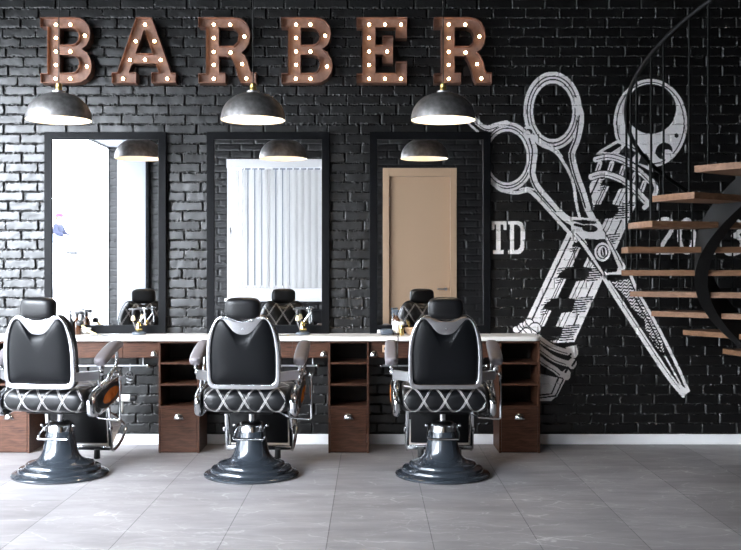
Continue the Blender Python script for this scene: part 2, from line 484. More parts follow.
f = MB().box((LEFT_X - 0.2, BACK_Y - 0.2, -0.1), (RIGHT_X + 0.2, 0.2, 0.0)).build('floor', M['floor'], smooth=False); tag(f, kind='structure')
f = MB().box((LEFT_X - 0.2, BACK_Y - 0.2, CEIL_Z), (RIGHT_X + 0.2, 0.2, CEIL_Z + 0.1)).build('ceiling', M['ceiling'], smooth=False); tag(f, kind='structure')
f = MB().box((RIGHT_X, BACK_Y - 0.2, 0), (RIGHT_X + 0.15, 0.2, CEIL_Z)).build('wall_right', M['darkwall'], smooth=False); tag(f, kind='structure')
# left wall: pieces around one long shop window
LW = (-8.385, -1.0, 0.12, 3.325)     # y0, y1, z0, z1 of the glazed opening
b = MB()
b.box((LEFT_X - 0.04, BACK_Y - 0.2, LW[3]), (LEFT_X, 0.2, CEIL_Z)).box((LEFT_X - 0.04, LW[1], 0), (LEFT_X, 0.2, LW[3]))
b.box((LEFT_X - 0.04, BACK_Y - 0.2, 0), (LEFT_X, LW[0], LW[3])).box((LEFT_X - 0.04, LW[0], 0), (LEFT_X, LW[1], LW[2]))
tag(b.build('wall_left', M['darkwall'], smooth=False), kind='structure')
w = bpy.data.objects.new('window_1', None); link(w); tag(w, kind='structure')
g = MB()
for y in (LW[0] + 0.008, -5.2, -3.1, LW[1] - 0.02): g.box((LEFT_X - 0.035, y - (0.02 if y > -8 else 0.006), LW[2]), (LEFT_X - 0.005, y + (0.02 if y > -8 else 0.006), LW[3]))
g.box((LEFT_X - 0.035, LW[0], LW[2]), (LEFT_X - 0.005, LW[1], LW[2] + 0.05)).box((LEFT_X - 0.035, LW[0], LW[3] - 0.03), (LEFT_X - 0.005, LW[1], LW[3]))
g.build('window_frame', M['pvc'], w, smooth=False)
p = MB()
for y0, y1 in ((LW[0] + 0.02, -5.22), (-5.18, -3.12), (-3.08, LW[1] - 0.04)):
    b = bmesh.new(); vs = [b.verts.new((LEFT_X - 0.02, yy, zz)) for yy, zz in ((y0, LW[2] + 0.05), (y1, LW[2] + 0.05), (y1, LW[3] - 0.03), (y0, LW[3] - 0.03))]; b.faces.new(vs)
    p._merge(b)
p.build('window_pane', M['glass'], w, smooth=False)
# white bulkhead and pilaster beside the shop window, dark edge trim
f = MB().box((LEFT_X, BACK_Y, 3.325), (-3.54, -5.0, 3.9)).build('trim_1', M['plaster'], smooth=False); tag(f, 'white plaster bulkhead over the shop window', kind='structure')
f = MB().box((-4.045, BACK_Y, 0), (-3.59, BACK_Y + 0.10, 3.325), 0.004).build('trim_2', M['plaster'], smooth=False); tag(f, 'white plaster wall panel', kind='structure')
f = MB().box((-3.588, BACK_Y, 0), (-3.54, BACK_Y + 0.12, 3.325), 0.003).build('trim_3', M['frame'], smooth=False); tag(f, 'dark edge strip of the white panel', kind='structure')
f = MB().box((LEFT_X, -0.018, 0), (RIGHT_X, 0.0, 0.078), 0.004).build('baseboard_front', M['skirt'], smooth=False); tag(f, kind='structure')

# back window with vertical blinds
w = bpy.data.objects.new('window_2', None); link(w); tag(w, kind='structure')
x0, x1, z0, z1 = WIN
g = MB(); yb = BACK_Y - 0.10
for a, c in ((x0, x0 + 0.07), (x0 + 0.62, x0 + 0.70), (x1 - 0.07, x1)): g.box((a, yb + .001, z0 + .2), (c, BACK_Y + 0.013, z1 - .1))
g.box((x0, yb, z1 - 0.1), (x1, BACK_Y + 0.015, z1), 0.005).box((x0, yb, z0), (x1, BACK_Y + 0.015, z0 + 0.20), 0.005)
g.build('window_frame', M['pvc'], w, smooth=False)
MB().box((x0 - 0.03, BACK_Y - 0.02, z0 - 0.05), (x1 + 0.03, BACK_Y + 0.12, z0), 0.006).build('window_sill', M['pvc'], w, smooth=False)
g = MB(); g.box((x0 + 0.03, BACK_Y + 0.015, 1.95), (x0 + 0.05, BACK_Y + 0.04, 2.03), 0.004).box((x0 + 0.033, BACK_Y + 0.03, 1.86), (x0 + 0.047, BACK_Y + 0.045, 2.0), 0.004)
g.build('window_handle', M['satin'], w)
b = bmesh.new(); b.faces.new([b.verts.new((xx, BACK_Y - 0.05, zz)) for xx, zz in ((x0 + .05, z0 + .15), (x1 - .05, z0 + .15), (x1 - .05, z1 - .05), (x0 + .05, z1 - .05))])
p = MB(); p._merge(b); p.build('window_pane', M['glass'], w, smooth=False)
bl = thing('vertical_blind', 'white vertical blind in front of the back wall window', 'blind', (0, BACK_Y + 0.06, 0))
MB().box((x0, -0.03, 2.985), (x1, 0.035, z1 + 0.005), 0.004).build('valance', M['pvc'], bl, smooth=False)
xx = x0 + 0.17; i = 0
while xx < x1 - 0.04:
    ang = random.Random(i).uniform(0.12, 0.3) if i < 9 else random.Random(i).uniform(0.05, 0.12)
    g = MB(); n = 8
    hw = 0.0505 if i < 8 else 0.058
    top = [(-hw + 2 * hw * k / n, 0.006 * (1 - (2 * k / n - 1) ** 2)) for k in range(n + 1)]
    bb = bmesh.new(); r0 = [bb.verts.new((p[0], p[1], 1.06)) for p in top]; r1 = [bb.verts.new((p[0], p[1], 2.96)) for p in top]
    for k in range(n): bb.faces.new((r0[k], r0[k + 1], r1[k + 1], r1[k]))
    g._merge(bb, Matrix.Translation((xx, 0, 0)) @ Matrix.Rotation(ang, 4, 'Z'))
    v = g.build('vane', M['blind'], bl)
    cl = MB().box((xx - 0.01, -0.006, 2.95), (xx + 0.01, 0.006, 2.985)).build('vane_clip', M['pvc'], v, smooth=False)
    xx += 0.1115; i += 1

# beige door
d = bpy.data.objects.new('door_1', None); link(d); tag(d, 'beige panel door with lever handle', 'door', kind='structure')
x0, x1, _, z1 = DOOR
g = MB(); fw = 0.10
g.box((x0, BACK_Y - 0.1, 0), (x0 + fw, BACK_Y + 0.03, z1), 0.004).box((x1 - fw, BACK_Y - 0.1, 0), (x1, BACK_Y + 0.03, z1), 0.004).box((x0 + fw, BACK_Y - 0.1, z1 - fw - 0.03), (x1 - fw, BACK_Y + 0.03, z1), 0.004)
g.build('door_frame', M['door'], d, smooth=False)
MB().box((x0 + fw + 0.004, BACK_Y - 0.09, 0.008), (x1 - fw - 0.004, BACK_Y - 0.025, z1 - fw - 0.034), 0.004).build('door_leaf', M['door'], d, smooth=False)
g = MB(); hx = x1 - fw - 0.07; hz = 1.045
g.lathe([(0.026, 0), (0.026, 0.012), (0.011, 0.014), (0.011, 0.05)], 20, Matrix.Translation((hx, BACK_Y - 0.026, hz)) @ Matrix.Rotation(-PI / 2, 4, 'X'))
g.tube([(hx, BACK_Y + 0.02, hz), (hx - 0.05, BACK_Y + 0.025, hz), (hx - 0.14, BACK_Y + 0.022, hz + 0.004)], 0.010)
g.build('door_handle', M['satin'], d)
g = MB()
for z in (0.35, 2.45): g.lathe([(0.009, -0.07), (0.009, 0.07)], 12, Matrix.Translation((x0 + fw + 0.002, BACK_Y + 0.0, z)))
g.build('door_hinge', M['satin'], d)
MB().box((x0, BACK_Y - 0.2, -0.02), (x1, BACK_Y - 0.12, z1)).build('door_backing', M['darkwall'], d, smooth=False)

# ------------------------------------------------------------------ outside
g = MB()
slope = 0.2
b = bmesh.new()
vs = [b.verts.new(v) for v in ((LEFT_X - 0.06, 3, 0.0), (LEFT_X - 0.06, -45, 0.0), (-26, -45, slope * (26 - 4.3) + .1), (-26, 3, slope * (26 - 4.3) + .1))]
b.faces.new(vs); bmesh.ops.recalc_face_normals(b, faces=b.faces[:])
ext = bmesh.ops.extrude_face_region(b, geom=b.faces[:]); bmesh.ops.translate(b, verts=[v for v in ext['geom'] if isinstance(v, bmesh.types.BMVert)], vec=(0, 0, -0.4))
bmesh.ops.recalc_face_normals(b, faces=b.faces[:])
g._merge(b)
tag(g.build('outside_pavement', M['pave'], smooth=False), 'pale pavement climbing outside the shop window', kind='structure')
gz = lambda x: 0.1 + slope * (-4.3 - x)
g = MB()
for k in range(4): g.box((-18, -30, 0.5), (-8.0 - 0.45 * k, -12, gz(-8.0) + 0.333 * (k + 1)), 0.015)
tag(g.build('outside_steps', M['pave2'], smooth=False), 'pale stone steps outside', kind='structure')
ry = -18.6
gx = -7.55
G = MB(); rotg = Matrix.Translation((gx, -17.6, gz(gx) + 0.012)) @ Matrix.Rotation(math.atan(slope), 4, 'Y')
for k in range(14): G.box((-0.45 + k * 0.07, -0.9, 0), (-0.41 + k * 0.07, 0.9, 0.012), mw=rotg)
G.box((-0.47, -0.93, 0), (0.53, -0.9, 0.014), mw=rotg).box((-0.47, 0.9, 0), (0.53, 0.93, 0.014), mw=rotg)
tag(G.build('drain_grate', M['grate'], smooth=False), 'grey drain grate set in the pavement outside', 'grate')
G = MB(); G.box((-26, -46, 0), (-25, 4, 9.0))
for k in range(14): G.box((-25.0, -44 + k * 3.2, 3), (-24.7, -43.2 + k * 3.2, 9.0), 0.02)
tag(G.build('outside_building', M['facade'], smooth=False), 'pale building far outside the shop window', kind='structure')
G = MB().box((-2.6, -13, -0.5), (7, -12.5, 4.2)); tag(G.build('outside_backdrop', M['backdrop'], smooth=False), 'added dark blue backdrop behind the back window', kind='structure')  # backdrop added so the slits between the vanes look dark
G = MB().box((-3.9, -13, -0.6), (12, BACK_Y - 0.25, -0.4)); tag(G.build('outside_yard', M['pave'], smooth=False), 'pale yard behind the back wall', kind='structure')


# seated passer-by on the steps outside
def skin(name, pts, edges, material, parent, root=0, sub=2):
    me = bpy.data.meshes.new(name); me.from_pydata([p[:3] for p in pts], edges, [])
    me.materials.append(material)
    o = link(bpy.data.objects.new(name, me), parent)
    bb = bmesh.new(); bb.from_mesh(me); bb.verts.layers.skin.verify(); bb.to_mesh(me); bb.free()
    mo = o.modifiers.new('Skin', 'SKIN'); mo.use_smooth_shade = True
    sv = me.skin_vertices[0].data
    for i, p in enumerate(pts):
        rr = p[3]; sv[i].radius = rr if isinstance(rr, tuple) else (rr, rr); sv[i].use_root = (i == root)
    s = o.modifiers.new('Sub', 'SUBSURF'); s.levels = sub; s.render_levels = sub
    return o


def make_person(loc, rz):
    t = thing('person', 'person in a red cap, navy jacket and pale jeans sitting on the steps outside', 'person', loc, rz)
    # local: faces +X, seat top at z = 0
    body = [(0, 0, .10, .14), (.03, 0, .32, .14), (.06, 0, .50, .13), (.07, 0, .58, .055), (.09, 0, .68, .085), (.11, 0, .77, .095), (.10, 0, .83, .07),
            (.06, .17, .50, .06), (.14, .24, .28, .045), (.36, .17, .20, .035), (.45, .13, .18, .035), (.06, -.17, .50, .06), (.14, -.24, .28, .045), (.36, -.17, .20, .035), (.45, -.13, .18, .035),
            (.08, .10, .09, .09), (.46, .12, .13, .07), (.44, .12, -.26, .045), (.54, .13, -.31, .035), (.08, -.10, .09, .09), (.46, -.12, .13, .07), (.42, -.12, -.26, .045), (.52, -.13, -.31, .035)]
    ed = [(0, 1), (1, 2), (2, 3), (3, 4), (4, 5), (5, 6), (2, 7), (7, 8), (8, 9), (9, 10), (2, 11), (11, 12), (12, 13), (13, 14), (0, 15), (15, 16), (16, 17), (17, 18), (0, 19), (19, 20), (20, 21), (21, 22)]
    skin('body', body, ed, M['skin'], t)
    grow = lambda ix, d: [(*body[i][:3], body[i][3] + d) for i in ix]
    skin('jacket', grow([0, 1, 2, 7, 8, 9, 11, 12, 13], .025), [(0, 1), (1, 2), (2, 3), (3, 4), (4, 5), (2, 6), (6, 7), (7, 8)], M['jacket'], t)
    skin('jeans', grow([0, 15, 16, 17, 19, 20, 21], .022), [(0, 1), (1, 2), (2, 3), (0, 4), (4, 5), (5, 6)], M['jeans'], t)
    MB().ball((.095, 0, .815), .115, 3, (1.02, .95, .72)).box((.12, -.08, .80), (.27, .08, .815), .006).build('cap', M['cap'], t)
    MB().ball((.05, 0, .735), .10, 3, (.8, .95, 1)).build('hair', M['hair'], t)
    g = MB().superball((.53, .13, -.31), (.13, .05, .045), .7, 16, 10).superball((.51, -.13, -.31), (.13, .05, .045), .7, 16, 10); g.build('shoes', M['shoe'], t)
    return t


# ------------------------------------------------------------------ painted mural (raster -> painted patches following the bricks)
RES = 2.0
PX0, PY0, PX1, PY1 = 464, 68, 764, 402
RW, RH = int((PX1 - PX0) * RES), int((PY1 - PY0) * RES)
gx_, gy_ = np.meshgrid(PX0 + (np.arange(RW) + 0.5) / RES, PY0 + (np.arange(RH) + 0.5) / RES)
R = np.zeros((RH, RW), bool)


def win(xs, ys, pad):
    i0 = max(0, int((min(xs) - pad - PX0) * RES)); i1 = min(RW, int((max(xs) + pad - PX0) * RES) + 2)
    j0 = max(0, int((min(ys) - pad - PY0) * RES)); j1 = min(RH, int((max(ys) + pad - PY0) * RES) + 2)
    return slice(j0, max(j0, j1)), slice(i0, max(i0, i1))


def poly(P, v=1, mask=None):
    s = win([p[0] for p in P], [p[1] for p in P], 1)
    x, y = gx_[s], gy_[s]
    if x.size == 0: return
    ins = np.zeros(x.shape, bool)
    for (xa, ya), (xb, yb) in zip(P, P[1:] + P[:1]):
        if ya == yb: continue
        c = ((ya > y) != (yb > y)) & (x < (xb - xa) * (y - ya) / (yb - ya) + xa)
        ins ^= c
    if mask is not None: ins &= mask[s]
    R[s] = np.where(ins, bool(v), R[s])


def stroke(P, w, v=1, smooth=6, mask=None, w1=None):
    if smooth and len(P) > 2: P = [(p.x, p.y) for p in catmull([(a, b, 0) for a, b in P], smooth)]
    n = len(P) - 1
    for i in range(n):
        (xa, ya), (xb, yb) = P[i], P[i + 1]
        ww = w if w1 is None else w + (w1 - w) * (i + 0.5) / n
        s = win((xa, xb), (ya, yb), ww)
        x, y = gx_[s], gy_[s]
        if x.size == 0: continue
        L2 = max(1e-9, (xb - xa) ** 2 + (yb - ya) ** 2)
        t = np.clip(((x - xa) * (xb - xa) + (y - ya) * (yb - ya)) / L2, 0, 1)
        ins = np.hypot(x - xa - t * (xb - xa), y - ya - t * (yb - ya)) < ww / 2
        if mask is not None: ins &= mask[s]
        R[s] = np.where(ins, bool(v), R[s])


def ell(cx, cy, rx, ry, v=1, rot=0.0, clip=None):
    s = win((cx - max(rx, ry), cx + max(rx, ry)), (cy - max(rx, ry), cy + max(rx, ry)), 1)
    x, y = gx_[s] - cx, gy_[s] - cy
    c, sn = math.cos(rot), math.sin(rot)
    ins = ((x * c + y * sn) / rx) ** 2 + ((-x * sn + y * c) / ry) ** 2 < 1
    if clip is not None: ins &= clip(gx_[s], gy_[s])
    R[s] = np.where(ins, bool(v), R[s])


def cr(x0, y0, s): return lambda *pts: [(x0 + a / s, y0 + b / s) for a, b in pts]


A = cr(460, 65, 3.929); Bv = cr(570, 65, 3.929); Cv = cr(540, 180, 4.583); Dv = cr(500, 230, 4.583); Ev = cr(500, 300, 4.583); Fv = cr(590, 270, 3.925)
rr = random.Random(3)
# -- pole shaft
Lx = lambda y: 568.7 + 0.474 * (230 - y)
Rx = lambda y: 601.5 + 0.45 * (281.3 - y)
poly([(Lx(178), 178), (Rx(178), 178), (Rx(342), 342), (Lx(345), 345)])
shaft = R.copy()
SP = lambda u, y: (Lx(y) + (Rx(y) - Lx(y)) * u, y)
# lines along the shaft
for u, w in ((0.10, 1.7), (0.86, 1.5), (0.27, .9), (0.31, .9), (0.62, .8), (0.70, .8)): stroke([SP(u, 178), SP(u, 345)], w, 0, 0, shaft)
# dark stair-step stripe
for i, yc in enumerate((181, 211, 242, 273.5, 305, 333)):
    poly([SP(.20, yc - 1), SP(.30, yc - 6), SP(.45, yc - 8), SP(.86, yc - 4), SP(.90, yc), SP(.84, yc + 6), SP(.55, yc + 8), SP(.3, yc + 5), SP(.19, yc + 4)], 0, shaft)
    poly([SP(.36, yc + 4), SP(.56, yc + 6), SP(.56, yc + 26), SP(.36, yc + 24)], 0, shaft)
    for k in range(7):   # ragged brush hatching
        yy = yc - 7 + 2.4 * k
        stroke([SP(.74, yy), SP(.99 - .08 * rr.random(), yy - 1.2)], 1.2, 0, 0, shaft)
        stroke([SP(.70 + .05 * rr.random(), yy + 1.2), SP(.97, yy + .2)], .9, 1, 0, shaft)
        stroke([SP(.30, yy + 1), SP(.14 + .08 * rr.random(), yy + 2.2)], 1.0, 0, 0, shaft)
# -- pole bottom collars and cup
poly(Ev((150, 330), (300, 365), (262, 440), (235, 462), (150, 462)))
stroke(Ev((290, 362), (255, 440), (150, 452)), 1.4, 0, 0); stroke(Ev((268, 358), (236, 430), (150, 440)), 1.4, 0, 0)
for ya, yb, yc_, e in ((170, 215, 240, 352), (215, 265, 290, 345), (265, 312, 340, 318)):
    stroke(Ev((150, ya - 20), (200, ya + 22), (250, yb + 6), (e - 40, yc_), (e - 8, yc_ - 4)), 8.5, 0)
    stroke(Ev((150, ya - 20), (200, ya + 22), (250, yb + 6), (e - 40, yc_), (e - 8, yc_ - 4)), 6.0)
    stroke(Ev((150, ya - 12), (200, ya + 28), (250, yb + 12), (e - 44, yc_ + 5)), .9, 0)
    ell(*Ev((e - 14, yc_ + 2))[0], 4.2, 5.5)
poly(Ev((300, 218), (352, 205), (356, 235), (320, 245)))
for p in ((312, 268), (332, 300), (300, 330)): stroke(Ev(p, (p[0] + 12, p[1] - 20)), 2.2, 0, 0)
for c, r in (((75, 135), 16), ((100, 122), 18), ((130, 110), 24), ((160, 130), 26), ((120, 150), 22)):
    q = Ev(c)[0]; ell(*q, r / 4.583 + .9, r / 4.583 + .9, 0); ell(*q, r / 4.583, r / 4.583 * .9)
stroke(Ev((110, 85), (130, 120), (170, 150)), 1.2, 0); stroke(Ev((85, 110), (110, 140), (130, 160)), 1.0, 0)
# -- pole head: collar rings and ball
ball = (650.4, 123.2)
ell(*ball, 36.8, 44.2); ell(*ball, 34.2, 41.4, 0); ell(*ball, 33.0, 40.4)
ell(650.9, 108.8, 25, 25, 0)
ell(676.5, 135.5, 2.1, 2.3, 0)
ell(664, 151, 8.8, 8.0, 0, -0.7); ell(667.5, 154.8, 5.2, 5.6, 1, -0.7)
poly(Bv((88, 440), (90, 420), (110, 345), (185, 292), (300, 350), (335, 400), (345, 460), (330, 500), (300, 545), (245, 490), (190, 455), (130, 438)), 0)
poly(Bv((100, 352), (118, 335), (190, 292), (320, 375), (325, 420), (300, 408), (250, 380), (180, 352)), 1)
poly(Bv((128, 340), (190, 306), (205, 315), (160, 345)), 0); poly(Bv((215, 318), (262, 345), (240, 372), (190, 350)), 0); poly(Bv((278, 355), (305, 374), (306, 398), (270, 385)), 0)
stroke(Bv((100, 372), (150, 362), (210, 378), (270, 415), (318, 462)), 7.0, 0); stroke(Bv((100, 372), (150, 362), (210, 378), (270, 415), (318, 462)), 5.2)
stroke(Bv((104, 372), (150, 364), (208, 380), (268, 418), (312, 460)), .9, 0)
for q in ((118, 385), (165, 385), (210, 402), (255, 430), (292, 462)):
    stroke(Bv(q, (q[0] - 16, q[1] + 48)), 4.6, 1, 0); stroke(Bv((q[0] - 3, q[1] + 6), (q[0] - 17, q[1] + 44)), 1.0, 0, 0)
stroke(Bv((84, 440), (130, 428), (190, 445), (245, 480), (296, 535)), 8.2, 0); stroke(Bv((84, 440), (130, 428), (190, 445), (245, 480), (296, 535)), 6.2)
stroke(Bv((88, 440), (132, 432), (190, 449), (243, 484), (292, 536)), .9, 0)
stroke(Bv((322, 455), (338, 490), (320, 530), (292, 560)), 4.6); stroke(Bv((322, 465), (328, 490), (310, 525)), .9, 0)
# shaft redrawn just below the collar
sub_ = shaft & (gy_ > 178)
# -- scissors: upper ring and its shank
K0 = lambda P: poly(P, 0)
K0(Cv((-30, 20), (60, 100), (140, 160), (165, 150), (150, -10), (210, -30), (250, 140), (270, 185), (392, 395), (390, 440), (300, 462), (130, 240), (-20, 100)))
ell(552.6, 110.8, 31.2, 41.2, 0); ell(552.6, 110.8, 29.2, 39.0)
for rx_, ry_, v_ in ((26.0, 35.8, 0), (24.8, 34.5, 1), (23.0, 32.4, 0), (22.0, 31.0, 1), (19.6, 27.9, 0)): ell(552.7, 111.3, rx_, ry_, v_)
stroke(A((452, 140), (475, 200), (462, 285), (440, 345), (446, 390), (462, 445), (482, 500), (500, 560), (530, 625), (560, 700)), 6.6)
stroke(A((468, 200), (456, 285), (434, 345), (439, 390), (454, 445), (474, 500), (492, 560)), 1.6, 0)
stroke(A((270, 262), (300, 292), (340, 320), (380, 346), (408, 385), (430, 425), (448, 480), (460, 560), (478, 630)), 3.4, 1, w1=2.6)
stroke(A((300, 285), (345, 312), (380, 332), (402, 360)), 1.2, 1)
q = A((268, 258))[0]; ell(*q, 5.2, 5.0, 1); ell(q[0] + .6, q[1] + 1.2, 3.6, 3.0, 0)
# left ring and its shank
clipm = lambda x, y: x > 485
ell(507.5, 156.5, 28.6, 35.4, 0); ell(507.5, 156.5, 27.4, 34.8)
for rx_, ry_, v_ in ((25.0, 32.0, 0), (24.0, 30.8, 1), (22.9, 29.3, 0), (21.9, 28.2, 1), (19.6, 25.5, 0)): ell(507.1, 157, rx_, ry_, v_)
stroke(A((30, 195), (52, 207), (80, 236), (108, 248), (140, 238), (180, 228)), 5.4); stroke(A((36, 206), (56, 218), (82, 243), (110, 254), (150, 243)), .9, 0)
stroke(A((18, 215), (45, 240), (70, 262)), 2.2)
stroke(A((262, 270), (290, 330), (286, 390), (284, 430), (302, 478), (345, 530), (380, 570), (430, 612), (475, 622)), 6.8)
stroke(A((272, 290), (284, 335), (279, 390), (277, 430), (296, 482), (340, 536), (376, 576)), 1.6, 0)
stroke(A((120, 455), (160, 490), (220, 502), (268, 494), (300, 518), (335, 555), (380, 605), (430, 660), (455, 690)), 3.6)
stroke(A((235, 488), (265, 483), (290, 490)), 1.6)
# blade head
poly(Cv((135, 168), (265, 178), (392, 395), (386, 430), (360, 436), (300, 455), (280, 425), (200, 310), (145, 236)))
K0(Cv((160, 190), (150, 183), (200, 182), (255, 190), (262, 200), (200, 203)))
stroke(Cv((160, 205), (200, 214), (250, 222)), 2.8, 0); ell(*Cv((228, 222))[0], 8.0, 3.6, 0, .1)
stroke(Cv((165, 245), (215, 300), (270, 385), (300, 432)), 1.2, 0)
K0(Cv((205, 268), (262, 272), (300, 270), (330, 330), (358, 400), (352, 420), (305, 426), (272, 395), (222, 310)))
stroke(Cv((290, 225), (330, 300), (378, 395)), 1.2, 0)
q = Cv((286, 330))[0]; ell(*q, 8.0, 9.4); ell(*q, 6.0, 7.2, 0); ell(*q, 4.7, 5.9); ell(q[0] + .7, q[1], 2.6, 4.8, 0); stroke([(q[0] - .4, q[1] - 3), (q[0] + .8, q[1] + 3)], 1.1, 1, 0)
# blade
K0(Fv((40, 20), (165, 15), (195, 85), (255, 195), (310, 300), (400, 480), (370, 505), (290, 420), (190, 270), (100, 130)))
stroke(Fv((52, 28), (110, 122), (200, 262), (300, 412), (366, 494)), 3.6); stroke(Fv((75, 45), (125, 120), (212, 255), (312, 405), (360, 470)), 1.8)
stroke(Fv((160, 22), (185, 80), (250, 195), (305, 300), (352, 398), (386, 474)), 3.0); poly(Fv((340, 440), (388, 474), (372, 498)))
stroke(Fv((290, 330), (340, 420), (372, 480)), 1.6)
tex = np.zeros_like(R); keepR = R.copy(); R[:] = False
poly(Fv((85, 48), (152, 35), (172, 80), (240, 195), (285, 285), (292, 335), (262, 305), (215, 235), (215, 200), (165, 150), (118, 85)))
tex = R.copy(); R[:] = keepR
dots = np.mod(np.floor(gy_ * 0.62 + gx_ * 0.30 + 0.6 * np.sin(gx_ * 1.1)), 2) == 1
R |= tex & dots
for P in (((118, 85), (150, 125), (165, 155), (205, 175)), ((165, 150), (200, 200), (215, 235)), ((215, 235), (262, 290), (292, 335)), ((168, 95), (225, 195), (275, 295))): stroke(Fv(*P), 1.5, 0)
MURAL = R.copy()

# -- TD lettering
R[:] = False
T9 = cr(480, 210, 9.167)
poly(T9((105, 100), (245, 100), (245, 182), (218, 182), (212, 135), (190, 132), (190, 365), (215, 367), (215, 405), (118, 405), (118, 367), (146, 365), (146, 132), (135, 135), (130, 182), (105, 182)))
poly(T9((258, 100), (350, 100), (385, 115), (408, 150), (413, 200), (413, 310), (402, 365), (375, 395), (345, 405), (255, 405), (255, 372), (274, 365), (274, 135), (258, 130)))
poly(T9((312, 132), (345, 135), (368, 155), (372, 200), (372, 305), (365, 345), (345, 365), (312, 367)), 0)
TD = R.copy()
R[:] = False
N7 = cr(640, 200, 7.337)
stroke(N7((135, 185), (150, 150), (185, 140), (225, 155), (238, 195), (222, 240), (185, 295), (150, 355)), 4.2)
poly(N7((122, 350), (250, 345), (250, 400), (118, 400), (118, 380)))
ell(*N7((342, 265))[0], 9.4, 18.4); ell(*N7((342, 265))[0], 4.9, 13.6, 0)
poly(N7((470, 175), (520, 130), (532, 130), (532, 365), (560, 368), (560, 400), (465, 400), (465, 368), (495, 365), (495, 185), (475, 200)))
stroke(N7((620, 190), (640, 150), (690, 138), (735, 160), (742, 205), (715, 245), (685, 262)), 4.4)
stroke(N7((685, 262), (725, 275), (748, 315), (735, 370), (690, 394), (640, 390), (615, 360)), 4.4)
NUM = R.copy(); R[:] = False


def paint(name, mask, off=0.0025):
    vx = (PX0 + np.arange(RW + 1) / RES - VX) / 128.72
    vz = CAM_Z + (VY - (PY0 + np.arange(RH + 1) / RES)) / 128.72
    XX, ZZ = np.meshgrid(vx, vz)
    YY = wall_y(XX, ZZ) - off
    return quads_mesh(name, XX, YY, ZZ, M['paint'], mask, flip=True)


tag(paint('wall_mural', MURAL), 'white painted mural of open scissors crossing a barber pole on black brick', 'mural')
tag(paint('painted_lettering', TD), 'white painted letters TD on the brick beside the right mirror', 'lettering')
tag(paint('painted_number', NUM), 'white painted year numerals on the brick behind the spiral stairs', 'lettering')

# ------------------------------------------------------------------ marquee letters
S6 = 6.1125
LET = dict(
    B=([[(62, 75), (270, 75), (305, 81), (335, 100), (357, 130), (365, 170), (360, 210), (343, 243), (312, 268), (345, 291), (367, 330), (375, 375), (366, 415), (342, 449), (308, 468), (270, 474), (65, 474), (65, 418), (105, 418), (105, 132), (62, 132)],
         [(180, 138), (250, 138), (278, 147), (295, 168), (300, 190), (293, 218), (276, 237), (250, 243), (180, 243)], [(180, 303), (256, 303), (284, 314), (298, 336), (301, 360), (294, 388), (278, 408), (250, 415), (180, 415)]],
        [(152, 115), (240, 115), (330, 183), (152, 197), (152, 280), (240, 280), (152, 362), (342, 372), (150, 447), (240, 447)]),
    A=([[(190, 75), (283, 75), (400, 412), (430, 412), (430, 474), (285, 474), (285, 412), (330, 412), (308, 355), (165, 355), (143, 412), (188, 412), (188, 474), (42, 474), (42, 412), (75, 412)], [(237, 150), (290, 295), (185, 295)]],
        [(240, 115), (183, 217), (298, 217), (148, 332), (240, 330), (336, 332), (105, 447), (376, 447)]),
    R=([[(52, 75), (260, 75), (308, 82), (343, 108), (361, 148), (365, 190), (356, 238), (336, 270), (312, 288), (335, 310), (350, 345), (362, 395), (372, 412), (403, 412), (403, 474), (310, 474), (295, 440), (280, 380), (262, 335), (245, 312), (175, 312), (175, 415), (215, 415), (215, 474), (52, 474), (52, 418), (98, 418), (98, 132), (52, 132)],
         [(175, 135), (255, 135), (283, 149), (298, 185), (291, 225), (265, 250), (175, 250)]],
        [(142, 115), (243, 115), (330, 188), (142, 197), (142, 282), (245, 286), (142, 362), (316, 357), (142, 447), (342, 445)]),
    E=([[(72, 75), (378, 75), (378, 200), (312, 200), (312, 135), (185, 135), (185, 243), (232, 243), (232, 188), (292, 188), (292, 355), (232, 355), (232, 300), (185, 300), (185, 415), (312, 415), (312, 345), (378, 345), (378, 474), (72, 474), (72, 418), (108, 418), (108, 135), (72, 135)]],
        [(147, 115), (245, 115), (343, 115), (147, 197), (147, 280), (258, 280), (147, 362), (147, 447), (245, 447), (343, 447)]),
)
YF, YB = -0.12, -0.008


def letter(ch, x0, label):
    loops, bulbs = LET[ch]
    cxp = x0 + 230 / S6
    ox, oz = X(cxp, YF), Z(5 + 474 / S6, YF)
    t = thing('marquee_letter', label, 'letter sign', (ox, 0, oz), 0, 'copper marquee letters above the mirrors')
    k = (YF - CAM_Y) / F
    cv = lambda a, b: ((x0 + a / S6 - VX) * k - ox, CAM_Z + (VY - 5 - b / S6) * k - oz)
    L2 = [[cv(*p) for p in lp] for lp in loops]
    rim = shape_obj('rim', L2, (YF + YB) / 2, (YB - YF) / 2, M['copper'], t, fill=False)
    so = rim.modifiers.new('Thick', 'SOLIDIFY'); so.thickness = 0.006; so.offset = 0
    shape_obj('face', L2, -0.066, 0.004, M['copper_face'], t)
    for a, b in bulbs:
        x, z = cv(a, b)
        bo = MB().ball((x, -0.096, z), 0.0122, 2, (1, 1.25, 1)).build('bulb', M['filament'], t)
        MB().lathe([(0.012, 0), (0.012, 0.018)], 12, Matrix.Translation((x, -0.069, z)) @ Matrix.Rotation(PI / 2, 4, 'X')).build('bulb_socket', M['brass'], bo)


letter('B', 30, 'copper marquee letter B with lit bulbs, first letter above the left mirror')
letter('A', 105, 'copper marquee letter A with lit bulbs, second letter of the sign')
letter('R', 190, 'copper marquee letter R between the letters A and B')
letter('B', 271, 'copper marquee letter B between the letters R and E, above the middle mirror')
letter('E', 345, 'copper marquee letter E with lit bulbs, fifth letter of the sign')
letter('R', 425.8, 'copper marquee letter R at the end of the sign, nearest the mural')

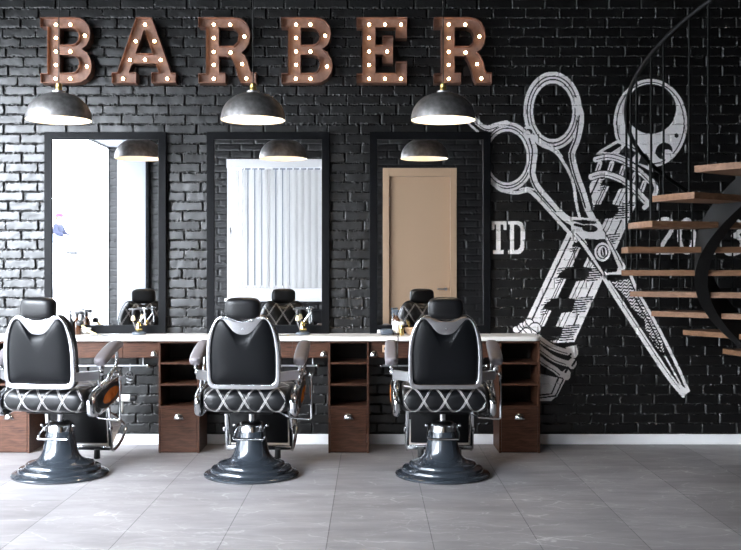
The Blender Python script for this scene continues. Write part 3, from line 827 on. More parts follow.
# ------------------------------------------------------------------ mirrors
MIR = ((44.5, 165.5, 'left'), (207, 329, 'middle'), (370, 490.5, 'right'))
MLAB = ('black framed wall mirror reflecting the bright shop window', 'black framed wall mirror reflecting the white vertical blind', 'black framed wall mirror reflecting the beige door')
for (a, b, _), lab in zip(MIR, MLAB):
    y = -0.05
    x0, x1 = X(a, y), X(b, y); z1 = Z(132.2, y); z0 = 0.863
    t = thing('wall_mirror', lab, 'mirror', ((x0 + x1) / 2, 0, z0), 0, 'black framed mirrors over the counter')
    hw = (x1 - x0) / 2; H = z1 - z0; fw = 0.053
    outer = [(-hw, 0), (hw, 0), (hw, H), (-hw, H)]; inner = [(-hw + fw, fw + .008), (hw - fw, fw + .008), (hw - fw, H - fw), (-hw + fw, H - fw)]
    shape_obj('mirror_frame', [outer, inner], -0.0335, 0.0125, M['frame'], t, bevel=0.003)
    MB().box((-hw + fw * .6, -0.034, fw * .6), (hw - fw * .6, -0.028, H - fw * .6)).build('mirror_glass', M['mirror'], t, smooth=False)

# ------------------------------------------------------------------ pendant lamps
LY = -1.18
LX = [X(p, LY) for p in (58.8, 253.1, 443.2)]
zr = 2.339


def lamp():
    t = thing('pendant_lamp', 'lamp', 'lamp', (LX[0], LY, zr), 0, 'dome pendant lamps')
    R0, H0 = 0.211, 0.182
    pr = [(R0, 0.0), (R0, 0.012)] + [(R0 * math.cos(a) ** 0.92, 0.012 + (H0 - .012) * math.sin(a)) for a in np.linspace(0.06, PI / 2 - 0.16, 18)] + [(0.028, H0), (0.0, H0 + .001)]
    MB().lathe(pr, 56, cap=False).build('shade', M['gun'], t)
    pi = [(R0, 0.0)] + [((R0 - .005) * math.cos(a) ** 0.92, 0.004 + (H0 - .012) * math.sin(a)) for a in np.linspace(0.02, PI / 2 - 0.14, 18)] + [(0.0, H0 - .008)]
    MB().lathe(pi, 56, cap=False).build('shade_lining', M['enamel'], t)
    MB().lathe([(0, H0), (0.042, H0), (0.042, H0 + .010), (0.02, H0 + .014), (0, H0 + .014)], 28).build('collar', M['satin'], t)
    MB().lathe([(0, H0 + .012), (0.020, H0 + .012), (0.021, H0 + .03), (0.019, H0 + .034), (0.021, H0 + .038), (0.019, H0 + .058), (0.008, H0 + .064), (0, H0 + .064)], 24).build('socket_cap', M['brass'], t)
    MB().tube([(0, 0, H0 + .06), (0, 0, CEIL_Z - zr - .03)], 0.0035, 8).build('cord', M['cord'], t)
    MB().lathe([(0, CEIL_Z - zr), (0.05, CEIL_Z - zr), (0.05, CEIL_Z - zr - .02), (0.01, CEIL_Z - zr - .035), (0, CEIL_Z - zr - .035)], 24).build('ceiling_rose', M['iron'], t)
    bl = MB().ball((0, 0, 0.125), 0.03, 3, (1, 1, 1.1)).build('bulb', M['lampbulb'], t)
    MB().lathe([(0.014, 0.15), (0.014, 0.178)], 16).build('bulb_base', M['brass'], bl)
    return t


LL = ('grey metal dome pendant lamp hanging above the left mirror', 'grey metal dome pendant lamp hanging above the middle mirror', 'grey metal dome pendant lamp hanging above the right mirror')
l0 = lamp()
for i in range(3):
    o = l0 if i == 0 else copy_tree(l0)
    o.location = (LX[i], LY, zr); o['label'] = LL[i]

# ------------------------------------------------------------------ counter, cabinets and drawers
CF = -0.384
g = MB()
xr = X(540.5, -0.40); xl = -3.9; yf = -0.405; rc = 0.05
out = [(xl, -0.002), (xl, yf), (xr - rc, yf)] + [(xr - rc + rc * math.sin(a), yf + rc - rc * math.cos(a)) for a in np.linspace(0.15, PI / 2, 8)] + [(xr, -0.002)]
me = curve_shape([out], 0.0125, 0.004); me.transform(Matrix.Translation((0, 0, 0.8445))); me.materials.clear(); me.materials.append(M['stone'])
ct = link(bpy.data.objects.new('counter_top', me)); tag(ct, 'long cream stone counter top under the mirrors', 'counter')

CABX = [X(p, CF) for p in (29.3, 199.2, 369, 540)]
CW = 0.301


def cup(parent, x, y, z, w=0.037, name='cup_pull'):
    """half-dome cup pull, facing -y"""
    g = MB(); rings = []
    for i in range(9):
        ph = (PI / 2) * i / 8
        rings.append([(x + w * math.cos(ph) * math.cos(a), y - 0.024 * math.sin(ph), z - 0.018 + 0.042 * math.cos(ph) * math.sin(a)) for a in np.linspace(0, PI, 17)])
    b = bmesh.new(); RR = [[b.verts.new(p) for p in r] for r in rings]
    for a, c in zip(RR, RR[1:]):
        for k in range(16): b.faces.new((a[k], a[k + 1], c[k + 1], c[k]))
    bmesh.ops.remove_doubles(b, verts=b.verts, dist=1e-5)
    g._merge(b); g.box((x - w * 1.02, y - 0.003, z - 0.022), (x + w * 1.02, y + 0.001, z - 0.017), 0.001)
    return g.build(name, M['chrome'], parent)


def cabinet():
    t = thing('cabinet', 'c', 'cabinet', (0, CF, 0), 0, 'walnut cabinets under the counter')
    D = -CF - 0.022; s = 0.015; w = CW / 2; top = 0.828
    g = MB()
    g.box((-w, 0, 0), (-w + s, D, top), .0015).box((w - s, 0, 0), (w, D, top), .0015)
    g.box((-w + s, 0, top - .016), (w - s, D, top), .001).box((-w + s, 0.0, 0.333), (w - s, D, 0.347), .001).box((-w + s, 0.02, 0.0), (w - s, D, 0.016))
    g.build('body', M['walnut'], t, smooth=False)
    MB().box((-w + s, D - .012, .347), (w - s, D - .002, top - .016)).build('back_panel', M['inside'], t, smooth=False)
    for z in (0.654, 0.496): MB().box((-w + s, 0.004, z), (w - s, D - .012, z + .015), .001).build('shelf', M['walnut'], t, smooth=False)
    dr = MB().box((-w + s + .002, -0.002, 0.012), (w - s - .002, 0.018, 0.332), .002).build('drawer', M['walnut'], t, smooth=False)
    cup(dr, 0.0, -0.003, 0.272)
    return t


CL = ('walnut open shelf cabinet at the left end of the picture, mostly behind the first chair', 'walnut open shelf cabinet between the left and middle barber chairs', 'walnut open shelf cabinet between the middle and right barber chairs', 'walnut open shelf cabinet at the right end of the counter')
c0 = cabinet()
for i, xr_ in enumerate(CABX):
    o = c0 if i == 0 else copy_tree(c0)
    o.location = (xr_ - CW / 2, CF, 0); o['label'] = CL[i]


def drawer_unit():
    L = CABX[1] - CW - CABX[0] - 0.004
    t = thing('drawer_unit', 'd', 'drawers', (0, -0.362, 0.699), 0, 'walnut drawer aprons under the counter')
    D = 0.33; h = 0.1275
    g = MB().box((0, 0.02, 0), (L, D, h)); g.build('body', M['walnut'], t, smooth=False)
    sp = L * 0.72
    for a, b, c in ((0.0, sp, 0.032), (sp, L, L - 0.032)):
        d = MB().box((a + .0015, 0.0, 0.002), (b - .0015, 0.019, h - .002), .0015).build('drawer', M['walnut'], t, smooth=False)
        cup(d, c, -0.001, 0.036, 0.03)
    return t


DL = ('walnut drawer apron under the counter behind the left barber chair', 'walnut drawer apron under the counter behind the middle barber chair', 'walnut drawer apron with a socket behind the right barber chair')
d0 = drawer_unit()
for i in range(3):
    o = d0 if i == 0 else copy_tree(d0)
    o.location.x = CABX[i] + 0.002; o['label'] = DL[i]


def rail():
    t = thing('towel_rail', 'r', 'rail', (0, -0.30, 0), 0, 'steel rails under the drawers')
    z = 0.637
    MB().tube([(-0.39, 0, z), (0.39, 0, z)], 0.007, 10).build('bar', M['satin'], t)
    for s in (-1, 1):
        MB().ball((s * 0.395, 0, z), 0.015, 2).build('end_ball', M['chrome'], t)
        MB().tube([(s * 0.36, 0, z), (s * 0.36, 0, 0.699)], 0.004, 8).build('hanger', M['satin'], t)
    return t


RL = ('steel rail under the counter behind the left barber chair', 'steel rail under the counter behind the middle barber chair', 'steel rail under the counter behind the right barber chair')
r0 = rail()
for i, p in enumerate((95, 264.5, 434)):
    o = r0 if i == 0 else copy_tree(r0)
    o.location.x = X(p, -0.30); o['label'] = RL[i]
# coiled dryer holder hanging from the left rail, with dryer
hx = X(130, -0.30)
t = thing('dryer_holder', 'coiled steel hook hanging from the left rail', 'hook', (hx, -0.30, 0))
MB().tube([(0, 0, 0.65), (0.004, -0.008, 0.636), (0, 0, 0.61), (0, 0, 0.58)], 0.003, 8, smooth=5).tube([(0.022 * math.cos(a), 0.022 * math.sin(a) - .02, 0.585 - 0.004 * a) for a in np.linspace(0, 6 * PI, 60)], 0.0025, 6).build('coil', M['satin'], t)
MB().tube([(0.02 * math.cos(a), -0.02, 0.575 + 0.02 * math.sin(a)) for a in np.linspace(0, 2 * PI, 24, endpoint=False)], 0.006, 8, closed=True).build('ring', M['blackplastic'], t)
hy = -0.27; dx, dz = X(124, hy), Z(398, hy)
t = thing('hair_dryer', 'white hair dryer with dark nozzle hanging under the counter', 'hair dryer', (dx, hy, dz))
MB().lathe([(0, -.05), (0.02, -.05), (0.028, -.04), (0.028, .035), (0.024, .05)], 24, Matrix.Rotation(PI / 2, 4, 'Y')).build('body', M['white'], t)
MB().lathe([(0.024, .045), (0.026, .055), (0.019, .09), (0.0, .09)], 24, Matrix.Rotation(PI / 2, 4, 'Y')).build('nozzle', M['blackplastic'], t)
MB().tube([(-0.02, 0, 0), (-0.02, 0.01, -0.06), (-0.025, 0.015, -0.11)], [0.014, 0.013, 0.011], 12, smooth=4).build('handle', M['white'], t)
MB().tube([(-.02, .0, .02), (-.01, -.01, .09), (0.03, -.02, .13), (0.045, -.03, .17)], 0.003, 8, smooth=6).build('cord', M['cord'], t)

# wall socket on the right drawer apron with a lead
sy = -0.366
t = thing('power_socket', 'light wood power socket plate on the drawer apron behind the right chair', 'socket', (X(386, sy), sy, Z(348.7, sy)))
MB().box((-.027, 0, -.027), (.027, .005, .027), .003).build('plate', M['socketwood'], t, smooth=False)
MB().lathe([(0, .0), (0.016, 0.0), (0.016, .004), (0, .004)], 24, Matrix.Rotation(PI / 2, 4, 'X')).build('outlet', M['blackplastic'], t)

# ------------------------------------------------------------------ barber chairs
sp = lambda v, p: math.copysign(abs(v) ** p, v)
PX_, PV_ = 0.134, 0.227


def tuft(u, v):
    a = abs(math.sin(PI * (u + v))); b = abs(math.sin(PI * (u - v)))
    return (a * b) ** 0.4


def seat_fn():
    hy, hz, cy, cz = 0.262, 0.082, -0.005, 0.522
    ts = np.linspace(0, 2 * PI, 721)
    # start under the rear edge, go up the rear face, over the top, down the front
    P = [(cy - hy * sp(math.cos(t), .45) , cz - hz * sp(math.sin(PI / 2 - t + PI / 2) if False else math.cos(t + PI / 2) * -1, .55) * -1) for t in ts]
    P = [(cy - hy * sp(math.cos(t - PI / 2), .5) if True else 0, cz - hz * sp(math.cos(t), .6)) for t in ts]
    # t=0: bottom centre; t=pi/2: rear mid; t=pi: top; t=3pi/2: front mid
    s = [0.0]
    for p, q in zip(P, P[1:]): s.append(s[-1] + math.hypot(q[0] - p[0], q[1] - p[1]))
    s = np.array(s); mid = np.interp(PI / 2, ts, s)
    return np.array(P), s - mid, cy, cz


def chair():
    t = thing('barber_chair', 'x', 'barber chair', (0, 0, 0), 0, 'black and chrome barber chairs in front of the mirrors')
    # ---- pedestal
    prof = [(0, 0), (.300, 0), (.311, .006), (.312, .016), (.304, .025), (.280, .031), (.268, .036), (.267, .048), (.260, .057), (.236, .062), (.222, .067), (.221, .080), (.213, .089), (.185, .095), (.160, .103), (.138, .118), (.121, .142), (.110, .175), (.102, .215), (.094, .26), (.086, .305), (.082, .335), (.070, .345), (0, .345)]
    MB().lathe(prof, 72).build('pedestal', M['cast'], t)
    col = MB().lathe([(.083, .262), (.090, .266), (.086, .325), (.078, .348), (.062, .358), (.03, .362), (0, .362)], 40, cap=False).build('column_collar', M['chrome'], t)
    MB().lathe([(.018, .355), (.018, .43), (.024, .43), (.024, .405), (.018, .40)], 20, cap=False).lathe([(0.02, .36), (0.02, .45)], 20).build('hydraulic_ram', M['chrome'], t)
    g = MB().tube([(-.098, -.115, .255), (.098, -.115, .255)], .0085, 10)
    for s in (-1, 1): g.tube([(s * .098, -.115, .255), (s * .102, -.09, .285), (s * .085, -.03, .335), (s * .075, .0, .34)], .006, 8, smooth=5).ball((s * .108, -.04, .335), .012, 2)
    g.build('pump_bar', M['chrome'], t)
    MB().box((-.16, -.16, .425), (.16, .16, .447), .006).build('seat_plate', M['blackplate'], t)
    # ---- seat cushion
    P, S, cy, cz = seat_fn(); hx = .272
    def pt(x, s, bump=0.0, lift=0.0):
        y = np.interp(s, S, P[:, 0]); z = np.interp(s, S, P[:, 1])
        e = (1 - min(1, abs(x) / hx) ** 7) ** (1 / 5)
        y = cy + (y - cy) * (0.80 + .20 * e); z = cz + (z - cz) * (0.45 + .55 * e)
        d = Vector((0, (y - cy) * .35, (z - cz))); d = d.normalized() if d.length > 0 else d
        if abs(y - cy) > .22: d = Vector((0, math.copysign(1, y - cy), (z - cz) * 6)).normalized()
        return Vector((x, y, z)) + d * (bump * e + lift)
    xs = [-hx + 2 * hx * i / 96 for i in range(97)]; ss = np.linspace(S[0], S[-1], 150, endpoint=False)
    rings = []
    for x in xs: rings.append([pt(x, s, 0.006 * tuft(x / PX_, s / PV_)) for s in ss])
    seat = MB().loops(rings).build('seat', M['leather'], t, angle=80)
    g = MB(); smax = S[-1] - (0 - S[0]) - 0.06
    for sg in (1, -1):
        for k in range(-7, 8):
            for o2 in (-.0045, .0045):
                run = []
                for s in np.arange(S[0] + .17, S[-1] - .17, .012):
                    x = (k - sg * s / PV_) * PX_ + o2
                    if abs(x) < hx - .012: run.append(pt(x, s, 0.0, .0045))
                    else:
                        if len(run) > 2: g.tube(run, .0012, 5)
                        run = []
                if len(run) > 2: g.tube(run, .0012, 5)
    g.build('stitching', M['stitch'], seat)
    # ---- backrest
    BT = Matrix.Translation((0, -.285, .60)) @ Matrix.Rotation(math.radians(5), 4, 'X') @ Matrix.Translation((0, 0, -.60))
    half = lambda H: [(x, z) for x, z in H] + [(-x, z) for x, z in reversed(H) if x > 1e-6]
    def outline(H, n=6):
        L = half(H); return [(p.x, p.y) for p in catmull([(a, b, 0) for a, b in L], n, True)]
    HO = [(0, .600), (.10, .600), (.185, .602), (.216, .615), (.231, .65), (.234, .74), (.232, .85), (.221, .93), (.203, .985), (.178, 1.035), (.147, 1.064), (.115, 1.070), (.075, 1.058), (.035, 1.042), (0, 1.037)]
    HI = [(0, .634), (.10, .634), (.165, .635), (.190, .645), (.203, .675), (.206, .76), (.204, .85), (.194, .93), (.178, .99), (.158, 1.030), (.135, 1.045), (.112, 1.038), (.085, 1.005), (.06, .973), (.032, .955), (0, .950)]
    OUT, INN = outline(HO), outline(HI)
    OUT2 = [(a * .966, .84 + (b - .84) * .968) for a, b in OUT]; IN2 = [(a * 1.035, .82 + (b - .82) * 1.03) for a, b in INN]
    fr = shape_obj('back_frame', [OUT2, IN2], -.004, .006, M['chrome'], t, bevel=.0078, mw=BT, smooth=True)
    def pad(L, c, ylist):
        rings = []
        for s, y in ylist: rings.append([BT @ Vector((c[0] + (a - c[0]) * s, y, c[1] + (b - c[1]) * s)) for a, b in L])
        return rings
    yl = [(1.0, -.004)] + [(s, -.008 - .026 * (1 - s ** 5)) for s in (.985, .95, .9, .82, .7, .5, .25, .06)]
    MB().loops(pad(INN, (0, .80), yl), cap0=False).build('back_panel', M['backshell'], t, angle=80)
    MB().lathe([(0, 0), (.006, 0), (.006, .004), (0, .005)], 12, BT @ Matrix.Translation((0, -.019, .985)) @ Matrix.Rotation(PI / 2, 4, 'X')).build('frame_screw', M['satin'], fr)
    # front cushion with tufted diamonds
    c = (0, .84); rings = []
    FO = [(a * .985, .84 + (b - .84) * .985) for a, b in outline(HO, 8)]
    fsurf = lambda x, z, s: .03 + .085 * (1 - s ** 4) ** .5 if s < 1 else .03
    for s, y in [(1.0, .006), (1.01, .03), (1.008, .05)]: rings.append([BT @ Vector((a * s, y, c[1] + (b - c[1]) * s)) for a, b in FO])
    for s in [.995, .98, .96, .93, .89] + list(np.linspace(.85, .03, 34)):
        rg = []
        for a, b in FO:
            x, z = a * s, c[1] + (b - c[1]) * s
            rg.append(BT @ Vector((x, fsurf(x, z, s) + .0085 * tuft(x / .125, z / .19) * min(1, (1 - s) * 8 + .05), z)))
        rings.append(rg)
    cush = MB().loops(rings, cap0=False).build('backrest', M['leather'], t, angle=80)
    FA = [(math.atan2(b - c[1], a), math.hypot(a, b - c[1])) for a, b in FO]; FA.sort()
    fa, fr_ = np.array([q[0] for q in FA]), np.array([q[1] for q in FA])
    sval = lambda x, z: math.hypot(x, z - c[1]) / np.interp(math.atan2(z - c[1], x), fa, fr_, period=2 * PI)
    g = MB()
    for sg in (1, -1):
        for k in range(-2, 13):
            for o2 in (-.0045, .0045):
                run = []
                for z in np.arange(.60, 1.075, .012):
                    x = sg * (k - z / .19) * .125 + o2; s = sval(x, z)
                    if s < .985: run.append(BT @ Vector((x, fsurf(x, z, s) + .0042, z)))
                    else:
                        if len(run) > 2: g.tube(run, .0012, 5)
                        run = []
                if len(run) > 2: g.tube(run, .0012, 5)
    g.build('stitching', M['stitch'], cush)
    # headrest
    hr = MB().superball((0, 0, 0), (.111, .052, .070), .55, 40, 24, BT @ Matrix.Translation((0, .012, 1.112)) @ Matrix.Rotation(math.radians(-4), 4, 'X')).build('headrest', M['leather'], t)
    g = MB()
    for s in (-1, 1): g.tube([BT @ Vector((s * .03, .02, .95)), BT @ Vector((s * .03, .02, 1.09))], .007, 8)
    g.build('headrest_post', M['chrome'], hr)
    # ---- sides and arms
    for s in (-1, 1):
        RM = Matrix.Translation((s * .282, .0, .53)) @ Matrix.Rotation(math.radians(12), 4, 'X')
        rings = []
        for xx, sc in ((0, .9), (0.004, .97), (.014, 1), (.030, 1), (.042, .96), (.048, .88), (.050, .8)):
            rings.append([RM @ Vector((s * xx, .268 * sc * sp(math.cos(a), .6), .088 * sc * sp(math.sin(a), .6))) for a in np.linspace(0, 2 * PI, 48, endpoint=False)])
        pn = MB().loops(rings).build('side_panel', M['chrome'], t)
        for rx0, k, mt, nm in ((.046, .82, M['blackplate'], 'panel_recess'), (.050, .58, M['amber'], 'panel_inlay')):
            rings = []
            for xx, sc in ((0, 1), (0.006, .98), (.011, .85), (.014, .5), (.0145, .1)):
                rings.append([RM @ Vector((s * (rx0 + xx), .02 + .255 * k * sc * sp(math.cos(a), 1.0), .08 * k * sc * sp(math.sin(a), 1.0))) for a in np.linspace(0, 2 * PI, 40, endpoint=False)])
            MB().loops(rings).build(nm, mt, pn)
        ax = s * .338
        g = MB(); rings = []
        path = [(-.185, .760, .2), (-.18, .762, .75), (-.165, .766, .95), (-.12, .785, 1.05), (-.04, .815, 1.05), (.06, .845, 1.0), (.13, .857, .9), (.175, .858, .65), (.19, .856, .2)]
        for y, z, k in path: rings.append([(ax + .041 * k * sp(math.cos(a), .7), y - .010 * math.sin(a), z + .030 * k * sp(math.sin(a), .7)) for a in np.linspace(0, 2 * PI, 24, endpoint=False)])
        arm = g.loops(rings).build('armrest', M['pad'], t, angle=80)
        g = MB()
        g.tube([(ax, -.17, .733), (ax, -.10, .758), (ax, .0, .798), (ax, .12, .825)], .009, 8, smooth=4)
        g.tube([(ax, -.125, .755), (ax, -.125, .72), (ax - s * .012, -.13, .685)], .014, 12, smooth=4).ball((ax, -.15, .722), .014, 2).ball((ax - s * .006, -.128, .690), .020, 2)
        g.tube([(ax - s * .012, -.13, .69), (ax - s * .030, -.12, .64), (ax - s * .02, -.10, .60), (ax - s * .03, -.06, .575)], .012, 12, smooth=5)
        g.tube([(ax, .12, .83), (ax, .13, .77), (ax, .11, .71), (ax - s * .015, .04, .66), (ax - s * .03, .03, .60)], .012, 12, smooth=6).ball((ax - s * .01, .13, .665), .022, 2)
        g.build('arm_support', M['chrome'], arm)
        # plate from arm to back frame
        g = MB(); q = [(s * .228, -.300), (s * .332, -.165), (s * .320, -.115), (s * .215, -.255)]
        rings = [[(a, b, z) for a, b in q] for z in (.650, .706)]
        g.loops(rings).build('back_bracket', M['satin'], t, smooth=False)
    # recline lever
    g = MB().tube([(.24, .06, .372), (.36, .05, .364), (.385, .05, .37), (.39, .05, .395), (.388, .05, .55), (.386, .05, .645)], .008, 10, smooth=5).ball((.386, .05, .655), .014, 2, (1, 1, 1.5))
    g.tube([(.24, .06, .372), (.15, .05, .43)], .008, 8)
    g.build('recline_lever', M['chrome'], t)
    # ---- footrest
    g = MB(); q = Matrix.Translation((0, .255, .44)) @ Matrix.Rotation(math.radians(10), 4, 'X')
    ft = g.box((-.20, 0, -.285), (.20, .022, -.01), .008, 2, q).build('calf_plate', M['blackplate'], t)
    g = MB()
    for s in (-1, 1):
        g.box((s * .222 - .013, .0, -.33), (s * .222 + .013, .022, .0), .005, 2, q)
        g.tube([q @ Vector((s * .222, .01, -.32)), (s * .222, .38, .105), (s * .222, .52, .15), (s * .222, .60, .22)], .011, 10, smooth=5)
        g.tube([q @ Vector((s * .222, .01, -.06)), (s * .222, .40, .34), (s * .222, .57, .25)], .009, 10, smooth=5)
        g.box((s * .235 - .012, -.012, -.20), (s * .235 + .004, .03, -.17), .004, 2, q)
    g.box((-.222, -.004, -.335), (.222, .022, -.305), .005, 2, q)
    g.build('footrest_frame', M['chrome'], t)
    g = MB(); fp = Matrix.Translation((0, .36, .12)) @ Matrix.Rotation(math.radians(38), 4, 'X')
    g.box((-.21, 0, -.006), (.21, .26, .006), .004, 2, fp)
    for k in range(11): g.box((-.2, .012 + k * .022, .006), (.2, .022 + k * .022, .013), .003, 1, fp)
    g.build('foot_plate', M['satin'], t)
    for s in (-1, 1): MB().lathe([(.018, .055), (.022, .06), (.02, .12), (0, .12)], 16, Matrix.Translation((s * .13, .30, 0))).build('rubber_stop', M['rubber'], t)
    MB().tube([(0, .05, .43), (0, .18, .40), (0, .27, .38)], .014, 8).build('footrest_arm', M['blackplate'], t)
    return t


CY = -1.18
ch0 = chair()
CHL = ('black leather and chrome barber chair at the left, nearest the daylight window', 'black leather and chrome barber chair in the middle of the row', 'black leather and chrome barber chair at the right, facing the mirror with the door')
for i, (p, rz) in enumerate(((60.3, -7), (251.6, -3), (442.4, -.5))):
    o = ch0 if i == 0 else copy_tree(ch0)
    o.location = (X(p, CY), CY, 0); o.rotation_euler = (0, 0, math.radians(rz)); o['label'] = CHL[i]

# ------------------------------------------------------------------ things on the counter
CT = 0.8615


def shaving_stand(px, lab, flip=1):
    y = -0.17; t = thing('shaving_stand', lab, 'shaving stand', (X(px, y), y, CT), 0, 'shaving stands with hanging brush')
    MB().lathe([(0, 0), (.052, 0), (.054, .006), (.05, .016), (.02, .022), (0, .022)], 32).build('base', M['bluegrey'], t)
    MB().lathe([(0, .02), (.012, .022), (.026, .035), (.028, .05), (.018, .075), (.010, .095), (.012, .10), (0, .102)], 24).build('gold_bowl', M['gold'], t)
    MB().tube([(0, 0, .09), (flip * .02, 0, .12), (flip * .045, 0, .155), (flip * .035, 0, .185), (0, 0, .195)], .006, 10, smooth=6).tube([(-.02, 0, .03), (-.045, -.005, .10), (-.02, -.005, .06)], .004, 8, smooth=4).build('post', M['chrome'], t)
    MB().box((-.075, -.022, .188), (.055, .022, .198), .004).build('top_bar', M['blackplastic'], t)
    br = MB().lathe([(0, .19), (.012, .188), (.014, .165), (.010, .15), (.013, .145), (0, .144)], 18, Matrix.Translation((-flip * .04, -.012, 0))).build('brush_handle', M['blackplastic'], t)
    MB().lathe([(.008, .146), (.016, .125), (.018, .11), (.0, .10)], 18, Matrix.Translation((-flip * .04, -.012, 0))).build('bristles', M['cream'], br)
    MB().tube([(flip * .045, -.012, .20), (flip * .05, -.014, .14), (flip * .052, -.014, .08)], .005, 8).box((flip * .052 - .02, -.022, .19), (flip * .052 + .02, -.01, .204), .003).build('razor', M['chrome'], t)
    return t


shaving_stand(139, 'shaving stand with gold bowl on the counter under the left mirror', 1)
shaving_stand(303, 'shaving stand with gold bowl on the counter under the middle mirror', 1)


def spray(px, y, lab, h=0.135, body='brown', r=.03):
    t = thing('spray_bottle', lab, 'bottle', (X(px, y), y, CT), 0, 'spray bottles on the counter')
    MB().lathe([(0, 0), (r, 0), (r * 1.03, .006), (r, h * .62), (r * .85, h * .75), (r * .42, h * .88), (r * .4, h), (0, h)], 28).build('body', M[body], t)
    g = MB().lathe([(0, h - .004), (r * .5, h - .004), (r * .5, h + .022), (0, h + .024)], 20)
    g.box((-.016, -.012, h + .02), (.042, .012, h + .045), .006).box((.038, -.006, h + .027), (.052, .006, h + .039), .003)
    g.tube([(.026, 0, h + .024), (.034, 0, h + .0), (.028, 0, h - .022)], .005, 8, smooth=4).build('trigger_head', M['blackplastic'], t)
    return t


spray(77, -0.16, 'amber spray bottle with black trigger behind the left barber chair', .135)
t = thing('pump_bottle', 'slim dark pump bottle beside the amber spray bottle', 'bottle', (X(70.5, -.2), -.2, CT))
MB().lathe([(0, 0), (.024, 0), (.024, .10), (.010, .125), (.010, .14), (0, .14)], 24).build('body', M['blackplastic'], t)
MB().lathe([(0, .138), (.012, .138), (.012, .155), (.005, .158), (.005, .175), (.014, .178), (.014, .186), (0, .188)], 18).build('pump', M['blackplastic'], t)
t = thing('neck_brush', 'pale wooden neck duster brush leaning in a bowl on the counter', 'brush', (X(88, -.25), -.25, CT))
MB().tube([(-.045, 0, .075), (-.01, 0, .045), (.035, -.01, .018), (.065, -.012, .010)], [.010, .009, .011, .007], 10, smooth=5).build('handle', M['yellow'], t)
MB().superball((-.062, 0, .092), (.026, .024, .022), .8, 18, 12).build('bristles', M['blackplastic'], t)
t = thing('shaving_bowl', 'cream ceramic shaving bowl beside the left chair back', 'bowl', (X(84, -.10), -.10, CT))
MB().lathe([(0, 0), (.028, 0), (.045, .018), (.055, .045), (.052, .046), (.042, .02), (.02, .008), (0, .008)], 30).build('bowl', M['white'], t)


def scissors(px, y, rz, lab):
    t = thing('hair_scissors', lab, 'scissors', (X(px, y), y, CT), rz, 'scissors lying on the counter')
    for s in (-1, 1):
        g = MB()
        pts = [Vector((0, 0, .003 + .002 * s)), Vector((.05, .006 * s, .003 + .002 * s)), Vector((.10, .012 * s, .003 + .002 * s))]
        g.tube(pts, [.004, .004, .001], 6); g.tube([(0, 0, .003 + .002 * s), (-.03, -.010 * s, .004), (-.055, -.018 * s, .004)], .003, 6)
        g.tube([(-.073 + .018 * math.cos(a), -.022 * s + .013 * math.sin(a), .004) for a in np.linspace(0, 2 * PI, 20, endpoint=False)], .0028, 6, closed=True)
        g.build('blade', M['satin'], t)
    MB().lathe([(0, 0), (.005, 0), (.005, .008), (0, .009)], 10).build('pivot', M['brass'], t)


scissors(100, -.32, .15, 'steel scissors lying on the counter beside the left chair')
scissors(119, -.28, 2.9, 'steel scissors lying on the counter near the left shaving stand')
scissors(288, -.30, .3, 'steel scissors lying on the counter under the middle mirror')
t = thing('hair_clipper', 'blue grey hair clipper with pale blade lying under the right mirror', 'clipper', (X(386, -.24), -.24, CT))
MB().superball((0.005, 0, .024), (.052, .024, .024), .6, 28, 16).build('body', M['bluegrey'], t)
MB().box((-.066, -.02, .014), (-.042, .02, .04), .004).build('blade', M['white'], t)
MB().tube([(.055, 0, .02), (.085, -.01, .012), (.10, -.06, .005), (X(397.8, -.40) - X(386, -.24), -.166, .004), (X(397.8, -.40) - X(386, -.24), -.178, -.03), (X(397.8, -.40) - X(386, -.24), -.178, -.225)], .003, 8, smooth=6).build('power_cord', M['cord'], t)
t = thing('tonic_bottle', 'brown bottle with white label and dark trigger under the right mirror', 'bottle', (X(396.3, -.2), -.2, CT))
MB().lathe([(0, 0), (.028, 0), (.029, .004), (.029, .11), (.024, .125), (.012, .138), (.012, .15), (0, .15)], 28).build('body', M['brown'], t)
MB().lathe([(.0296, .016), (.0296, .105)], 28, cap=False).build('label_band', M['white'], t)
MB().lathe([(0, .148), (.015, .148), (.015, .172), (0, .174)], 18).box((-.034, -.012, .17), (.02, .012, .193), .006).tube([(-.024, 0, .175), (-.030, 0, .15), (-.024, 0, .135)], .005, 8, smooth=4).build('trigger_head', M['bluegrey'], t)
t = thing('cream_jar', 'gold jar with round white lid beside the labelled brown bottle', 'jar', (X(401.5, -.24), -.24, CT))
MB().lathe([(0, 0), (.017, 0), (.02, .015), (.016, .035), (.02, .05), (.015, .07), (0, .075)], 24).build('body', M['gold'], t)
MB().superball((0, 0, .088), (.022, .022, .016), .8, 20, 12).build('lid', M['white'], t)
t = thing('wooden_bowl', 'small wooden bowl with gold brush behind the right chair', 'bowl', (X(411, -.17), -.17, CT))
MB().lathe([(0, 0), (.03, 0), (.045, .03), (.048, .055), (.045, .055), (.04, .03), (0, .012)], 28).build('bowl', M['socketwood'], t)
MB().tube([(.0, 0, .012), (-.012, 0, .06), (-.02, 0, .10)], [.006, .009, .011], 10).build('brush', M['gold'], t)

